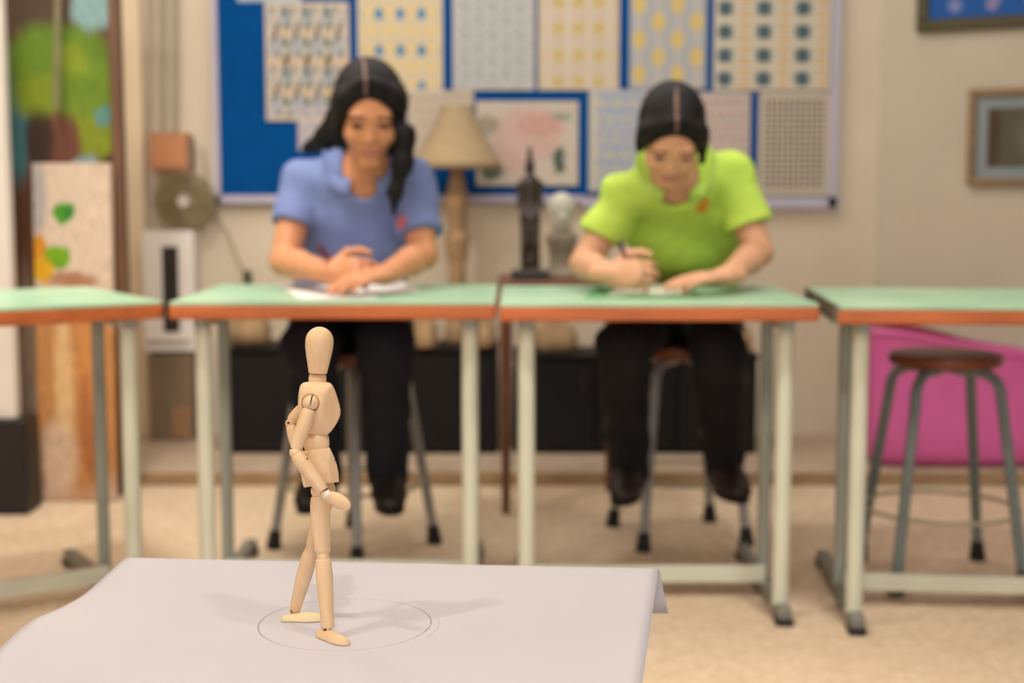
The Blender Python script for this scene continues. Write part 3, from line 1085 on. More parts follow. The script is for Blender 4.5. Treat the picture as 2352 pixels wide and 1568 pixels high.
def desk(fl, width, deg, label, depth=0.60, z=0.75, side_strip=False):
    """fl: front left corner (x, y); deg: turn about the vertical"""
    R = rot(deg)
    o = np.array([fl[0], fl[1], 0])
    T = lambda x, y, zz: o + R @ np.array([x, y, 0]) + np.array([0, 0, zz])
    r = empty('school_desk', tuple(T(width / 2, depth / 2, 0)), label, 'desk', 'green topped desks in a row')
    MB().box(T(width / 2, depth / 2, z - .004), (width - .004, depth - .004, .008), R, .002).build('desk_top', M_green, r)
    MB().box(T(width / 2, depth / 2, z - .0245), (width, depth, .033), R, .006).build('edge_band', M_orange, r)
    zb_ = z - .041
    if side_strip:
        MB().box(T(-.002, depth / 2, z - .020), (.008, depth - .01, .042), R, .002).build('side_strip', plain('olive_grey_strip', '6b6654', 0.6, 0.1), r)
    for sx in (0, 1):
        x = 0.062 if sx == 0 else width - 0.062
        for (y, rad, m) in ((0.075, .0195, M_leg), (.31, .0155, M_leg2)):
            MB().lathe(T(x, y, 0.03), T(x, y, zb_), [(0, rad), (1, rad)], 18).build('leg', m, r, True)
        MB().box(T(x, depth / 2, zb_ - .012), (.03, depth - .08, .024), R, .004).build('top_rail', M_leg2, r)
        fr = MB().box(T(x, depth / 2 + .02, 0.025), (.034, depth + .02, .034), R, .006).build('foot_rail', M_rail, r)
        for y in (0.03, depth + .012):
            MB().box(T(x, y, 0.009), (.04, .05, .018), R, .004).build('rubber_foot', M_rub, fr)
    MB().box(T(width / 2, .262, 0.057), (width - .13, .026, .042), R, .005).build('stretcher', M_leg, r)
    MB().box(T(width / 2, .31, zb_ - .008), (width - .13, .02, .014), R, .003).build('rear_rail', M_leg2, r)
    return r


p1, p2 = G(386, 692, .75), G(1140, 694, .75)
d1y = (p1[1] + p2[1]) / 2
DY1 = 3.24
DY2 = 3.19
xA = W(386, 700, DY1)[0]
xB = W(1139, 700, DY1)[0]
desk((xA, DY1), xB - xA, 0.0, 'green topped desk with orange edge at which the student in blue sits')
xA2, xB2 = W(1147, 700, DY2)[0], W(1884, 700, DY2)[0]
desk((xA2, DY2), xB2 - xA2, 0.0, 'green topped desk with orange edge at which the student in green sits')
cR = G(1926, 702, .75)
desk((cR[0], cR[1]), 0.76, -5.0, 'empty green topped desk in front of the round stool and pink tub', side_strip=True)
cL = G(376, 691, .75)
RLd = rot(33)
fl_ = np.array([cL[0], cL[1], 0]) - RLd @ np.array([0.76, 0, 0])
desk((fl_[0], fl_[1]), 0.76, 33.0, 'angled green topped desk in front of the fruit canvas')

# ================================================================== STOOLS
M_seat = plain('red_brown_seat_wood', '7a4128', 0.4, 0.15, 8, (1, 6, 1))
M_seat2 = plain('red_brown_seat_wood_worn', '8a4a2c', 0.4, 0.15, 8, (1, 6, 1))
M_steel = plain('grey_green_stool_tube', '74807c', 0.35, 0.1, 5)
M_steel2 = plain('silver_stool_tube', '9b9893', 0.35, 0.08, 5)
M_ring = plain('pale_ring_wire', 'b0a488', 0.35, 0.05)


def stool(c, deg, zseat, label, steel, foot_r=0.22, r_seat=0.150):
    o = np.array([c[0], c[1], 0])
    r = empty('round_stool', tuple(o), label, 'stool', 'round wooden topped stools')
    P_ = lambda z: o + np.array([0, 0, z])
    MB().lathe(P_(zseat - .034), P_(zseat), [(0, r_seat - .012), (.15, r_seat - .003), (.5, r_seat), (.85, r_seat - .003), (.97, r_seat - .015), (1, r_seat - .03)], 44).build('seat', M_seat if steel is M_steel else M_seat2, r, True, 50)
    MB().lathe(P_(zseat - .046), P_(zseat - .034), [(0, .05), (1, .05)], 20).build('mount_plate', steel, r, True)
    for k in range(4):
        an = math.radians(deg + 90 * k)
        d = np.array([math.cos(an), math.sin(an), 0])
        pts = [P_(zseat - .045) + d * .03]
        for q_ in np.linspace(0, math.pi / 2, 7):
            pts.append(P_(zseat - .045 - .055 * (1 - math.cos(q_))) + d * (.090 + .062 * math.sin(q_)))
        top = pts[-1]
        foot = P_(.03) + d * foot_r
        for q_ in (.3, .6, 1):
            pts.append(top + (foot - top) * q_)
        lg = MB().tube(pts, 0.0138, 12).build('leg', steel, r, True)
        MB().lathe(P_(0) + d * foot_r * 1.01, P_(.055) + d * foot_r * .985, [(0, .021), (.1, .022), (.9, .0165), (1, .015)], 16).build('rubber_foot', M_rub, lg, True)
    zr = 0.185
    fr = .152 + (foot_r - .152) * (zseat - .1 - zr) / (zseat - .13) - .006
    MB().tube([P_(zr) + np.array([fr * math.cos(q_), fr * math.sin(q_), 0]) for q_ in np.linspace(0, 2 * math.pi, 49)[:-1]], 0.006, 8, True).build('foot_ring', M_ring, r, True)
    return r


ZS = 0.565
ft = [G(2055, 1362, 0), G(2345, 1366, 0), G(2235, 1288, 0)]
sc3 = ((ft[0] + ft[2]) / 2)[:2] if False else np.array([(ft[0][0] + ft[1][0]) / 2, (ft[0][1] + ft[2][1]) / 2])
stool(sc3, 47, ZS + .026, 'empty round stool with red-brown seat standing behind the right-hand desk', M_steel, 0.228, 0.143)
s1 = np.array([W(815, 1250, 3.95)[0], 3.95])
stool(s1, 8, ZS, 'round stool with grey legs under the student in blue', M_steel2, 0.225)
s2 = np.array([W(1557, 1230, 4.07)[0], 4.07])
stool(s2, 57, ZS, 'round stool with grey legs under the student in green', M_steel2, 0.215)


# ================================================================== PEOPLE
def skin_mat(name, c):
    t = NT(name, 0.5, 0.35)
    v = t.coord('Object')
    a = lin(c)
    t.b.inputs['Subsurface Weight'].default_value = 0.08
    t.b.inputs['Subsurface Radius'].default_value = (0.01, 0.004, 0.002)
    return t.base(t.mix(t.ramp(t.noise(v, 14, 3), .3, .7), tuple(x * .92 for x in a[:3]) + (1,), a))


M_lip = plain('lips', 'b06c5e', 0.4, 0.04)
M_eye = plain('eyes', '2a1c18', 0.25, 0.04)
M_brow = plain('brows', '4a3128', 0.7, 0.04)
M_scalp = plain('scalp_parting', '6a4c42', 0.6, 0.04)
t = NT('black_hair', 0.6, 0.22)
v_ = t.coord('Object', (1, 1, .15))
M_hair = t.base(t.mix(t.ramp(t.noise(v_, 160, 3), .3, .7), lin('070506'), lin('120f0e')))
t.bump(t.noise(v_, 260, 3), .35, .002)
M_navy = plain('navy_trouser_cloth', '10121f', 0.9, 0.12, 20)
M_char = plain('charcoal_trouser_cloth', '121217', 0.9, 0.12, 20)
M_shoe = plain('black_shoe', '1c1716', 0.5, 0.1)
M_shoe2 = plain('dark_brown_shoe', '2c201c', 0.5, 0.1)


def unit(v):
    v = np.array(v, float)
    return v / np.linalg.norm(v)


def head_frame(face, up):
    f = unit(face)
    u = np.array(up, float)
    u = unit(u - f * u.dot(f))
    r = np.cross(f, u)
    return r, f, u            # r: image-right when the face looks at the camera is -r side; kept as a right handed frame


def hand_sdf(wr_, d, back, thumb, curl, spread=1.0, sc_=1.0):
    """palm, four fingers with two bends each, a thumb from the side of the palm. d: wrist->knuckles, back: back of the hand, thumb: side the thumb leaves on"""
    d, back = unit(d), np.array(back, float)
    back = unit(back - d * back.dot(d))
    lat = unit(np.array(thumb, float) - d * np.dot(thumb, d) - back * np.dot(thumb, back))
    wr_ = np.array(wr_)
    fs = [ecap(wr_ + d * .012, wr_ + d * .07 * sc_, .030 * sc_, .036 * sc_, back, .42), rcone(wr_ - d * .03, wr_ + d * .02, .023, .022)]
    Ls = (.040, .044, .041, .032)
    fl = []
    for i in range(4):
        off = (.030 - .0195 * i) * spread
        p = wr_ + d * (.076 - abs(i - 1.2) * .004) * sc_ + lat * off * sc_
        ang = 0.0
        rad = (.0088, .009, .0086, .0076)[i]
        chain = [wr_ + d * .045 + lat * off * .8, p]
        for k in range(3):
            ang += curl[k]
            dd = d * math.cos(ang) - back * math.sin(ang) + lat * (.10 - .07 * i) * (spread - .7)
            p = p + dd * Ls[i] * (1, .66, .52)[k] * sc_
            chain.append(p)
        rr = [rad * 1.05, rad, rad * .95, rad * .88, rad * .8]
        fl.append(U([rcone(chain[j], chain[j + 1], rr[j], rr[j + 1]) for j in range(4)], .002))
    b0 = wr_ + d * .022 + lat * .024 - back * .006
    b1_ = b0 + (d * .55 + lat * .75 - back * .25) * .036 * sc_
    b2 = b1_ + (d * .85 + lat * .25 - back * .45) * .032 * sc_
    b3 = b2 + (d * .9 - lat * .15 - back * .4) * .024 * sc_
    th = U([rcone(b0, b1_, .014, .0115), rcone(b1_, b2, .0112, .0098), rcone(b2, b3, .0098, .008)], .004)
    palm = U(fs, .012)
    return lambda p: smin(smin(palm(p), np.minimum.reduce([f(p) for f in fl]), .006), th(p), .008)


def person(name, label, P, headf, skin, cloth, clothname, trouser, shoe_m, hands, hair_fn, seed, emblem=None, collar_cloth=None, part_x=0.0, hscale=1.0):
    root = empty('person', (P['pelvis'][0], P['pelvis'][1], 0), label, 'person')
    r, f, u = headf
    C0 = P['head']
    hs = hscale
    L = lambda x, y, z: C0 + (r * x + f * y + u * z) * hs
    Mh = np.stack([r, f, u])
    hd = U([ell(L(0, -.012, .032), np.array((.073, .092, .086)) * hs, Mh), ell(L(0, .018, -.035), np.array((.0565, .066, .080)) * hs, Mh)], .03 * hs)
    hd = U([hd, rcone(L(-.012, .060, -.098), L(.012, .060, -.098), .016 * hs, .016 * hs), rcone(L(-.034, .070, .020), L(.034, .070, .020), .014 * hs, .014 * hs),
            ell(L(-.036, .056, -.030), np.array((.025, .024, .024)) * hs, Mh), ell(L(.036, .056, -.030), np.array((.025, .024, .024)) * hs, Mh)], .016 * hs)
    hd = sub(hd, U([ell(L(-.031, .092, .004), np.array((.016, .013, .009)) * hs, Mh), ell(L(.031, .092, .004), np.array((.016, .013, .009)) * hs, Mh)], .001), .012 * hs)
    hd = U([hd, ell(L(-.031, .074, .002), np.array((.014, .012, .011)) * hs, Mh), ell(L(.031, .074, .002), np.array((.014, .012, .011)) * hs, Mh)], .003 * hs)
    hd = U([hd, rcone(L(0, .074, .006), L(0, .0905, -.029), .006 * hs, .0085 * hs), rcone(L(-.0095, .083, -.032), L(.0095, .083, -.032), .006 * hs, .006 * hs)], .010 * hs)
    hd = U([hd, rcone(L(-.018, .078, -.060), L(.018, .078, -.060), .006 * hs, .006 * hs), rcone(L(-.015, .077, -.070), L(.015, .077, -.070), .007 * hs, .007 * hs)], .005 * hs)
    hd = U([hd, ell(L(-.074, -.004, -.008), np.array((.009, .018, .030)) * hs, Mh), ell(L(.074, -.004, -.008), np.array((.009, .018, .030)) * hs, Mh)], .006 * hs)
    neck = rcone(L(0, -.022, -.055), P['neck'], .044, .050)
    n = P['front']
    tor = [ecap(P['pelvis'], P['waist'], .150, .122, n, .72), ecap(P['waist'], P['chest'], .122, .140, n, .72), ecap(P['chest'], P['upper'], .140, .095, n, .70)]
    body_l = U([U(tor, .05), rcone(P['upper'], P['shA'], .055, .046), rcone(P['upper'], P['shB'], .055, .046)], .03)
    armA = U([rcone(P['shA'], P['elA'], .047, .037), rcone(P['elA'], P['elA'] + (P['wrA'] - P['elA']) * .35, .037, .037), rcone(P['elA'] + (P['wrA'] - P['elA']) * .35, P['wrA'], .037, .025)], .012)
    armB = U([rcone(P['shB'], P['elB'], .047, .037), rcone(P['elB'], P['elB'] + (P['wrB'] - P['elB']) * .35, .037, .037), rcone(P['elB'] + (P['wrB'] - P['elB']) * .35, P['wrB'], .037, .025)], .012)
    hA, hB = [hand_sdf(*h) for h in hands]
    legs = [U([rcone(P['hip' + s], P['kn' + s], .078, .056), rcone(P['kn' + s], P['kn' + s] + (P['an' + s] - P['kn' + s]) * .35, .054, .052), rcone(P['kn' + s] + (P['an' + s] - P['kn' + s]) * .35, P['an' + s], .052, .032),
               rcone(P['an' + s], P['toe' + s] - np.array([0, 0, .012]), .030, .020)], .01) for s in 'AB']
    lower = U([body_l] + legs, .03)
    upb = U([lower, neck], .03)
    full = U([upb, armA, armB], .018)
    full = U([full, hA, hB], .010)
    full = U([full, hd], .018)
    allp = np.array([v for k, v in P.items() if k not in ('front', 'slA', 'slB', 'vdrop')])
    lo, hi = allp.min(0) - .22, allp.max(0) + .22

    def mf(c):
        q = (c - C0) @ Mh.T / hs
        m = np.zeros(len(c))
        m[(np.abs(q[:, 0]) < .023) & (q[:, 1] > .076) & (np.abs(q[:, 2] + .065) < .011)] = 1
        ax = np.abs(np.abs(q[:, 0]) - .031)
        m[((ax / .014) ** 2 + ((q[:, 2] - .002) / .006) ** 2 < 1) & (q[:, 1] > .06)] = 2
        m[(ax < .017) & (np.abs(q[:, 2] - .0225 + (np.abs(q[:, 0]) - .03) * .12) < .0030) & (q[:, 1] > .05)] = 3
        return m
    blob('body', full, lo, hi, .0042, [skin, M_lip, M_eye, M_brow], root, mf)
    # hair
    blob('hair', hair_fn(L, Mh, hs, hd), C0 - .34, C0 + .30, .0036, [M_hair, M_scalp], root,
         lambda c: ((np.abs(((c - C0) @ Mh.T / hs)[:, 0] - part_x) < .004) & (((c - C0) @ Mh.T / hs)[:, 2] > .075) & (((c - C0) @ Mh.T / hs)[:, 1] > -.03)).astype(float))
    # polo shirt
    slv = []
    for s, q_ in (('A', P['slA']), ('B', P['slB'])):
        e = P['sh' + s] + (P['el' + s] - P['sh' + s]) * (q_ + .25)
        cut = P['sh' + s] + (P['el' + s] - P['sh' + s]) * q_
        slv.append(inter([rcone(P['sh' + s], e, .051, .068), half(cut, unit(P['el' + s] - P['sh' + s]))], .003))
    st_ = U([grow(U(tor, .05), .014), grow(rcone(P['upper'], P['shA'], .055, .050), .010), grow(rcone(P['upper'], P['shB'], .055, .050), .010)], .035)
    shirt = U([st_] + slv, .022)
    # soft folds
    ph = seed

    def folds(p):
        return .0045 * np.sin(p[:, 0] * 26 + p[:, 2] * 34 + ph) * np.sin(p[:, 2] * 17 - p[:, 0] * 9 + ph * 2) + .003 * np.sin(p[:, 2] * 60 + 25 * p[:, 0])
    s0 = shirt
    shirt = lambda p: s0(p) + folds(p)
    hem = P['pelvis'] + np.array([0, 0, .02])
    shirt = inter([shirt, half(hem, (0, 0, -1))], .004)
    front3 = P['neck'] + n * .085 - np.array([0, 0, P.get('vdrop', .09)])
    hole = U([rcone(L(0, -.022, -.05), P['neck'] - np.array([0, 0, .02]), .058, .060), rcone(P['neck'] + n * .03, front3, .054, .008)], .01)
    shirt_c = sub(shirt, hole, .004)
    so = blob(clothname, shirt_c, lo, hi, .005, cloth, root)
    # collar: a turned down band around the neck, pushed onto the shirt
    side = unit(np.cross(n, (0, 0, 1)))
    upn = unit(L(0, -.022, -.05) - P['neck'])
    K = 36
    inn, out = [], []
    for k in range(K + 1):
        an = math.radians(-149 + 298 * k / K)
        dirn = -n * math.cos(an) + side * math.sin(an)
        fr = (1 - math.cos(an)) / 2
        inn.append(P['neck'] + upn * (.030 - .03 * fr) + dirn * .062 - np.array([0, 0, .030 * fr]))
        w_ = .030 + .026 * fr ** 2
        out.append(P['neck'] + upn * (.030 - .03 * fr) + dirn * (.074 + .012 * fr) - np.array([0, 0, w_ + .022 * fr]))
    inn, out = np.array(inn), np.array(out)
    mid = push(s0, (inn + out) / 2, .011)
    out = push(s0, out, .007)
    vs = np.concatenate([inn, mid, out, inn - .0, mid - n * .0, out])
    # thickness: second skin 4 mm further in
    g2 = grad(s0, vs[:3 * (K + 1)])
    vs[3 * (K + 1):] = vs[:3 * (K + 1)] - g2 * .004
    fs = []
    m_ = K + 1
    for L2 in (0, 1):
        b = L2 * 3 * m_
        for rr_ in (0, 1):
            for k in range(K):
                q_ = (b + rr_ * m_ + k, b + rr_ * m_ + k + 1, b + (rr_ + 1) * m_ + k + 1, b + (rr_ + 1) * m_ + k)
                fs.append(q_ if L2 == 0 else q_[::-1])
    for k in range(K):
        fs.append((k + 1, k, 3 * m_ + k, 3 * m_ + k + 1))
        fs.append((2 * m_ + k, 2 * m_ + k + 1, 5 * m_ + k + 1, 5 * m_ + k))
    MB().add(vs, fs).build('collar', collar_cloth or cloth, so, True, 60)
    if emblem:
        ec, er, em = emblem
        cen = push(shirt_c, np.array([ec]), .001)[0]
        nn = grad(shirt_c, np.array([cen]))[0]
        e1 = unit(np.cross(nn, (0, 0, 1)))
        e2 = np.cross(e1, nn)
        vs = [cen]
        for rr_ in (.5, 1):
            for k in range(20):
                an = 2 * math.pi * k / 20
                vs.append(cen + (e1 * math.cos(an) + e2 * math.sin(an)) * er * rr_)
        vs = push(shirt_c, np.array(vs), .002)
        fs = [(0, 1 + k, 1 + (k + 1) % 20) for k in range(20)] + [(1 + k, 21 + k, 21 + (k + 1) % 20, 1 + (k + 1) % 20) for k in range(20)]
        em_o = MB().add(vs, fs).build('emblem', em, so, True)
    # trousers
    lg = []
    for s in 'AB':
        cut = P['an' + s] + (P['an' + s] - P['kn' + s]) * .09
        lg.append(inter([U([rcone(P['hip' + s], P['kn' + s], .086, .068), rcone(P['kn' + s], P['an' + s] + (P['an' + s] - P['kn' + s]) * .16, .068, .054)], .03), half(cut, unit(P['an' + s] - P['kn' + s]))], .004))
    tr = U([ecap(P['pelvis'], P['pelvis'] + (P['waist'] - P['pelvis']) * .5, .162, .138, n, .74)] + lg, .02)
    zseat = ZS + .003
    tr = inter([tr, lambda p: np.where((np.abs(p[:, 1] - P['seat'][1]) < .26) & (p[:, 2] > zseat - .16), zseat - p[:, 2], -.2) if False else -np.ones(len(p))], .001)
    t0 = tr
    tr = lambda p: t0(p) + .004 * np.sin(p[:, 2] * 55 + p[:, 0] * 30 + ph) * np.sin(p[:, 0] * 20 + p[:, 1] * 14)
    blob('trousers', tr, lo, hi, .006, trouser, root)
    for s in 'AB':
        a, b = P['an' + s], P['toe' + s]
        d = unit((b - a) * np.array([1, 1, 0]))
        base = a + np.array([0, 0, -.052])
        heel, toe = base - d * .035, base + d * .165
        sf = U([rcone(a + np.array([0, 0, .01]), base + np.array([0, 0, .01]), .042, .042), rcone(a + np.array([0, 0, .0]), base + d * .10 + np.array([0, 0, .012]), .042, .036), ecap(heel + np.array([0, 0, .008]), base + d * .06 + np.array([0, 0, .006]), .037, .042, (0, 0, 1), .8), ecap(base + d * .06 + np.array([0, 0, .006]), toe - d * .03, .043, .034, (0, 0, 1), .75)], .02)
        sf = inter([sf, half(base + np.array([0, 0, -.02]), (0, 0, -1))], .004)
        so_ = blob('shoe', sf, np.minimum(heel, toe) - .09, np.maximum(heel, toe) + .12, .005, shoe_m, root)
        sp_ = MB()
        sp_.lathe(base + d * .065 + np.array([0, 0, -.030]), base + d * .065 + np.array([0, 0, -.019]), [(0, .100), (.2, .103), (1, .103)], 28, (1, .40), d)
        sp_.build('sole', M_rub, so_, True)
    return root, shirt_c


def hair_long(L, Mh, hs, hd):
    cap = ell(L(0, -.018, .036), np.array((.083, .102, .088)) * hs, Mh)
    face = ell(L(.004, .085, -.040), np.array((.066, .080, .104)) * hs, Mh)
    cap = sub(cap, face, .012)
    cap = sub(cap, half(L(0, .03, -.10), -Mh[2]) if False else ell(L(0, .13, -.02), np.array((.06, .07, .09)) * hs, Mh), .01)
    back = ecap(L(0, -.075, .02), L(-.01, -.085, -.20), .078, .085, Mh[1], .5)
    # image-left strand sweeps behind the shoulder, image-right strand falls in front
    lk = [ecap(L(-.070, -.01, .03), W(782, 268, 3.68), .030, .034, Mh[0], .8), ecap(W(780, 268, 3.70), W(756, 318, 3.80), .034, .038, (1, 0, 1), .9), ecap(W(754, 320, 3.80), W(712, 338, 3.88), .038, .022, (0, 0, 1), .8)]
    rk = [ecap(L(.074, .005, .03), W(932, 310, 3.60), .020, .024, Mh[0], .8), rcone(W(932, 310, 3.60), W(925, 375, 3.60), .024, .024), rcone(W(925, 375, 3.60), W(908, 440, 3.60), .022, .016), rcone(W(908, 440, 3.60), W(904, 492, 3.615), .016, .005)]
    rb = [ecap(W(940, 320, 3.64), W(955, 352, 3.72), .02, .02, (0, 1, 0), .7)]
    cur = [ecap(L(.010, .058, .096), L(-.060, .040, .050), .012, .020, Mh[1], .7), ecap(L(-.060, .040, .050), L(-.076, .012, .012), .022, .022, Mh[0], .6),
           ecap(L(.018, .058, .096), L(.064, .042, .045), .012, .020, Mh[1], .7), ecap(L(.064, .042, .045), L(.078, .026, -.03), .022, .020, Mh[0], .6)]
    g = U([cap, back] + lk + rk + cur, .024)
    return lambda p: g(p) + .0011 * np.sin(((p - L(0, 0, 0)) @ Mh[0]) * 520)


def hair_tied(L, Mh, hs, hd):
    cap = ell(L(0, -.016, .036), np.array((.080, .100, .086)) * hs, Mh)
    face = ell(L(.0, .088, -.040), np.array((.070, .080, .106)) * hs, Mh)
    cap = sub(cap, face, .012)
    low = ecap(L(0, -.06, -.02), L(0, -.075, -.06), .060, .050, Mh[1], .7)
    knot = ell(L(0, -.125, .0), np.array((.030, .030, .034)) * hs, Mh)
    tail = [rcone(L(0, -.135, -.01), L(-.03, -.15, -.10), .026, .024), rcone(L(-.03, -.15, -.10), L(-.055, -.13, -.20), .024, .010)]
    loose = [rcone(L(-.072, .02, .03), L(-.078, .035, -.05), .012, .009), rcone(L(.072, .02, .03), L(.076, .03, -.02), .011, .007)]
    cur = [ecap(L(-.004, .060, .092), L(-.060, .044, .050), .010, .018, Mh[1], .7), ecap(L(-.060, .044, .050), L(-.074, .020, .0), .018, .014, Mh[0], .6),
           ecap(L(.004, .060, .092), L(.060, .044, .050), .010, .018, Mh[1], .7), ecap(L(.060, .044, .050), L(.074, .020, .0), .018, .014, Mh[0], .6)]
    g = U([cap, low, knot] + tail + loose + cur, .024)
    return lambda p: g(p) + .0011 * np.sin(((p - L(0, 0, 0)) @ Mh[0]) * 520)


# ---- student in blue
hf1 = head_frame((0.14, -0.88, -0.45), (0.06, -0.42, 0.9))
# frame: r = f x u ; make r point to image right
P = {}
P['pelvis'] = np.array([s1[0] - .005, 4.01, .655])
P['waist'] = W(806, 585, 3.98)
P['chest'] = W(818, 490, 3.86)
P['upper'] = W(832, 412, 3.77)
P['neck'] = W(838, 392, 3.74)
P['head'] = W(847, 258, 3.62)
P['shA'] = W(694, 420, 3.81)
P['shB'] = W(948, 414, 3.78)
P['elA'] = W(653, 600, 3.72)
P['elB'] = W(972, 585, 3.70)
P['wrA'] = W(752, 624, 3.47)
P['wrB'] = W(884, 630, 3.47)
P['hipA'] = np.array([s1[0] - .09, 3.96, .632])
P['hipB'] = np.array([s1[0] + .085, 3.96, .632])
P['knA'] = W(710, 797, 3.55)
P['knB'] = W(886, 797, 3.55)
P['anA'] = W(738, 1082, 3.76)
P['anB'] = W(890, 1085, 3.76)
P['toeA'] = P['anA'] + np.array([-.02, -.13, -.045])
P['toeB'] = P['anB'] + np.array([.02, -.13, -.045])
P['front'] = unit((0.02, -0.95, 0.05))
P['seat'] = np.array([s1[0], s1[1], ZS])
P['slA'], P['slB'] = .56, .72
P['vdrop'] = .11
skin1 = skin_mat('warm_skin', 'c98a63')
hands1 = [(P['wrA'], (0.80, -0.50, 0.02), (-0.55, -0.80, 0.22), (0.1, -0.1, 0.95), (.75, .95, .6), .95),
          (P['wrB'], (-0.62, -0.72, -0.08), (0.0, -0.1, 1.0), (-0.5, 0.9, 0.0), (.12, .18, .12), 1.0)]
M_polo1 = plain('blue_polo_cloth', '6c7aa9', 0.85, 0.06, 30)
person('person', 'person with long black hair and a blue polo shirt, writing at the left middle desk', P, hf1, skin1, M_polo1, 'polo_shirt', M_navy, M_shoe, hands1,
       hair_long, 1.3, (W(900, 502, 3.66), .020, plain('red_badge', 'a05058', 0.7)), plain('blue_collar_cloth', '7180ae', 0.85, 0.06, 30), 0.012, 1.06)
P1 = P

# ---- student in green
hf2 = head_frame((-0.02, -0.70, -0.71), (0.02, -0.70, 0.71))
P = {}
P['pelvis'] = np.array([s2[0] + .0, 4.12, .655])
P['waist'] = W(1582, 590, 4.02)
P['chest'] = W(1572, 500, 3.83)
P['upper'] = W(1553, 415, 3.66)
P['neck'] = W(1551, 398, 3.62)
P['head'] = W(1541, 310, 3.47)
P['shA'] = W(1432, 452, 3.68)
P['shB'] = W(1678, 402, 3.70)
P['elA'] = W(1343, 606, 3.66)
P['elB'] = W(1742, 578, 3.66)
P['wrA'] = W(1395, 628, 3.45)
P['wrB'] = W(1672, 632, 3.46)
P['hipA'] = np.array([s2[0] - .09, 4.07, .632])
P['hipB'] = np.array([s2[0] + .09, 4.07, .632])
P['knA'] = W(1432, 800, 3.62)
P['knB'] = W(1650, 808, 3.62)
P['anA'] = W(1446, 1068, 3.90)
P['anB'] = W(1664, 1062, 3.90)
P['toeA'] = P['anA'] + np.array([-.03, -.13, -.045])
P['toeB'] = P['anB'] + np.array([.02, -.13, -.045])
P['front'] = unit((-0.02, -0.86, -0.35))
P['seat'] = np.array([s2[0], s2[1], ZS])
P['slA'], P['slB'] = .62, .66
P['vdrop'] = .125
skin2 = skin_mat('light_skin', 'cf9a78')
hands2 = [(P['wrA'], (0.72, -0.60, 0.02), (-0.60, -0.75, 0.22), (0.1, -0.1, 0.95), (.75, .95, .6), .95),
          (P['wrB'], (-0.85, -0.42, -0.05), (0.0, -0.1, 1.0), (-0.4, 0.9, 0.0), (.10, .16, .12), 1.0)]
M_polo2 = plain('lime_polo_cloth', 'b4d052', 0.85, 0.06, 30)
person('person', 'person with tied dark hair and lime green polo shirt, head bent low over a desk', P, hf2, skin2, M_polo2, 'polo_shirt', M_char, M_shoe2, hands2,
       hair_tied, 4.1, (W(1634, 486, 3.60), .021, plain('orange_badge', 'd08a2c', 0.7)), plain('lime_collar_cloth', 'b0ce5a', 0.85, 0.06, 30), 0.0, 1.01)
P2 = P


# ================================================================== PAPERS AND PENS ON THE DESKS
def sheet(corners, z, mat, label, name='paper_sheet', cat='paper', curl=0.006):
    pts = [G(px, py, z) for px, py in corners]
    n = 10
    vs, fs = [], []
    for j in range(n + 1):
        for i in range(n + 1):
            a, b = i / n, j / n
            p = pts[0] * (1 - a) * (1 - b) + pts[1] * a * (1 - b) + pts[2] * a * b + pts[3] * (1 - a) * b
            p = p + np.array([0, 0, curl * (abs(a - .5) * 2) ** 4 * b])
            vs.append(p)
    k = len(vs)
    f = [(j * (n + 1) + i, j * (n + 1) + i + 1, (j + 1) * (n + 1) + i + 1, (j + 1) * (n + 1) + i) for j in range(n) for i in range(n)]
    v2 = vs + [p - np.array([0, 0, .0008]) for p in vs]
    f2 = f + [tuple(k + q for q in reversed(p)) for p in f]
    edge = [i for i in range(n + 1)] + [j * (n + 1) + n for j in range(1, n + 1)] + [n * (n + 1) + i for i in range(n - 1, -1, -1)] + [j * (n + 1) for j in range(n - 1, 0, -1)]
    for i in range(len(edge)):
        p, q = edge[i], edge[(i + 1) % len(edge)]
        f2.append((q, p, p + k, q + k))
    return tag(MB().add(v2, f2).build(name, mat, smooth=True), label, cat)


M_paper = plain('white_paper', 'e3dedb', 0.7, 0.015, 20)
M_paper_b = plain('cream_paper', 'd8d6c4', 0.7, 0.015, 20)
M_mat = plain('deep_green_mat', '5fa066', 0.6, 0.05)
sheet([(690, 686), (868, 684), (820, 651), (640, 654)], .7512, M_paper, 'white sheet under the writing hand of the student in blue', curl=.0)
sheet([(842, 676), (966, 668), (905, 644), (826, 647)], .7535, M_paper, 'white sheet to the right of the hands of the student in blue', curl=.012)
sheet([(1340, 684), (1612, 682), (1585, 655), (1372, 657)], .7520, M_mat, 'deep green mat under the paper of the student in green', 'desk_mat', 'mat', 0)
sheet([(1395, 678), (1590, 676), (1570, 652), (1420, 654)], .7535, M_paper_b, 'cream sheet on the green mat under the hands of the student in green', curl=.003)


def pen(a, b, r_, m, m2, label):
    a, b = np.array(a), np.array(b)
    rt = empty('pen', tuple(a), label, 'pen')
    MB().lathe(a + (b - a) * .12, b, [(0, r_), (.95, r_), (1, r_ * .6)], 14).build('barrel', m, rt, True)
    MB().lathe(a, a + (b - a) * .12, [(0, .0006), (1, r_)], 14).build('tip', m2, rt, True)
    c0 = b + (b - a) * .02
    MB().lathe(b - (b - a) * .12, c0, [(0, r_ * 1.15), (.9, r_ * 1.15), (1, r_ * .8)], 14).build('cap', m2, rt, True)


pen(G(818, 664, .7545), W(732, 566, 3.44), .0062, plain('maroon_pen', '7a2c40', 0.3), plain('dark_pen_end', '4a1c28', 0.3), 'maroon pen in the hand of the student in blue')
pen(G(1462, 668, .7548), W(1424, 556, 3.40), .0055, plain('dusky_pen', '6b4652', 0.3), plain('grey_pen_end', '3c3638', 0.3), 'dark pink-grey pen in the hand of the student in green')

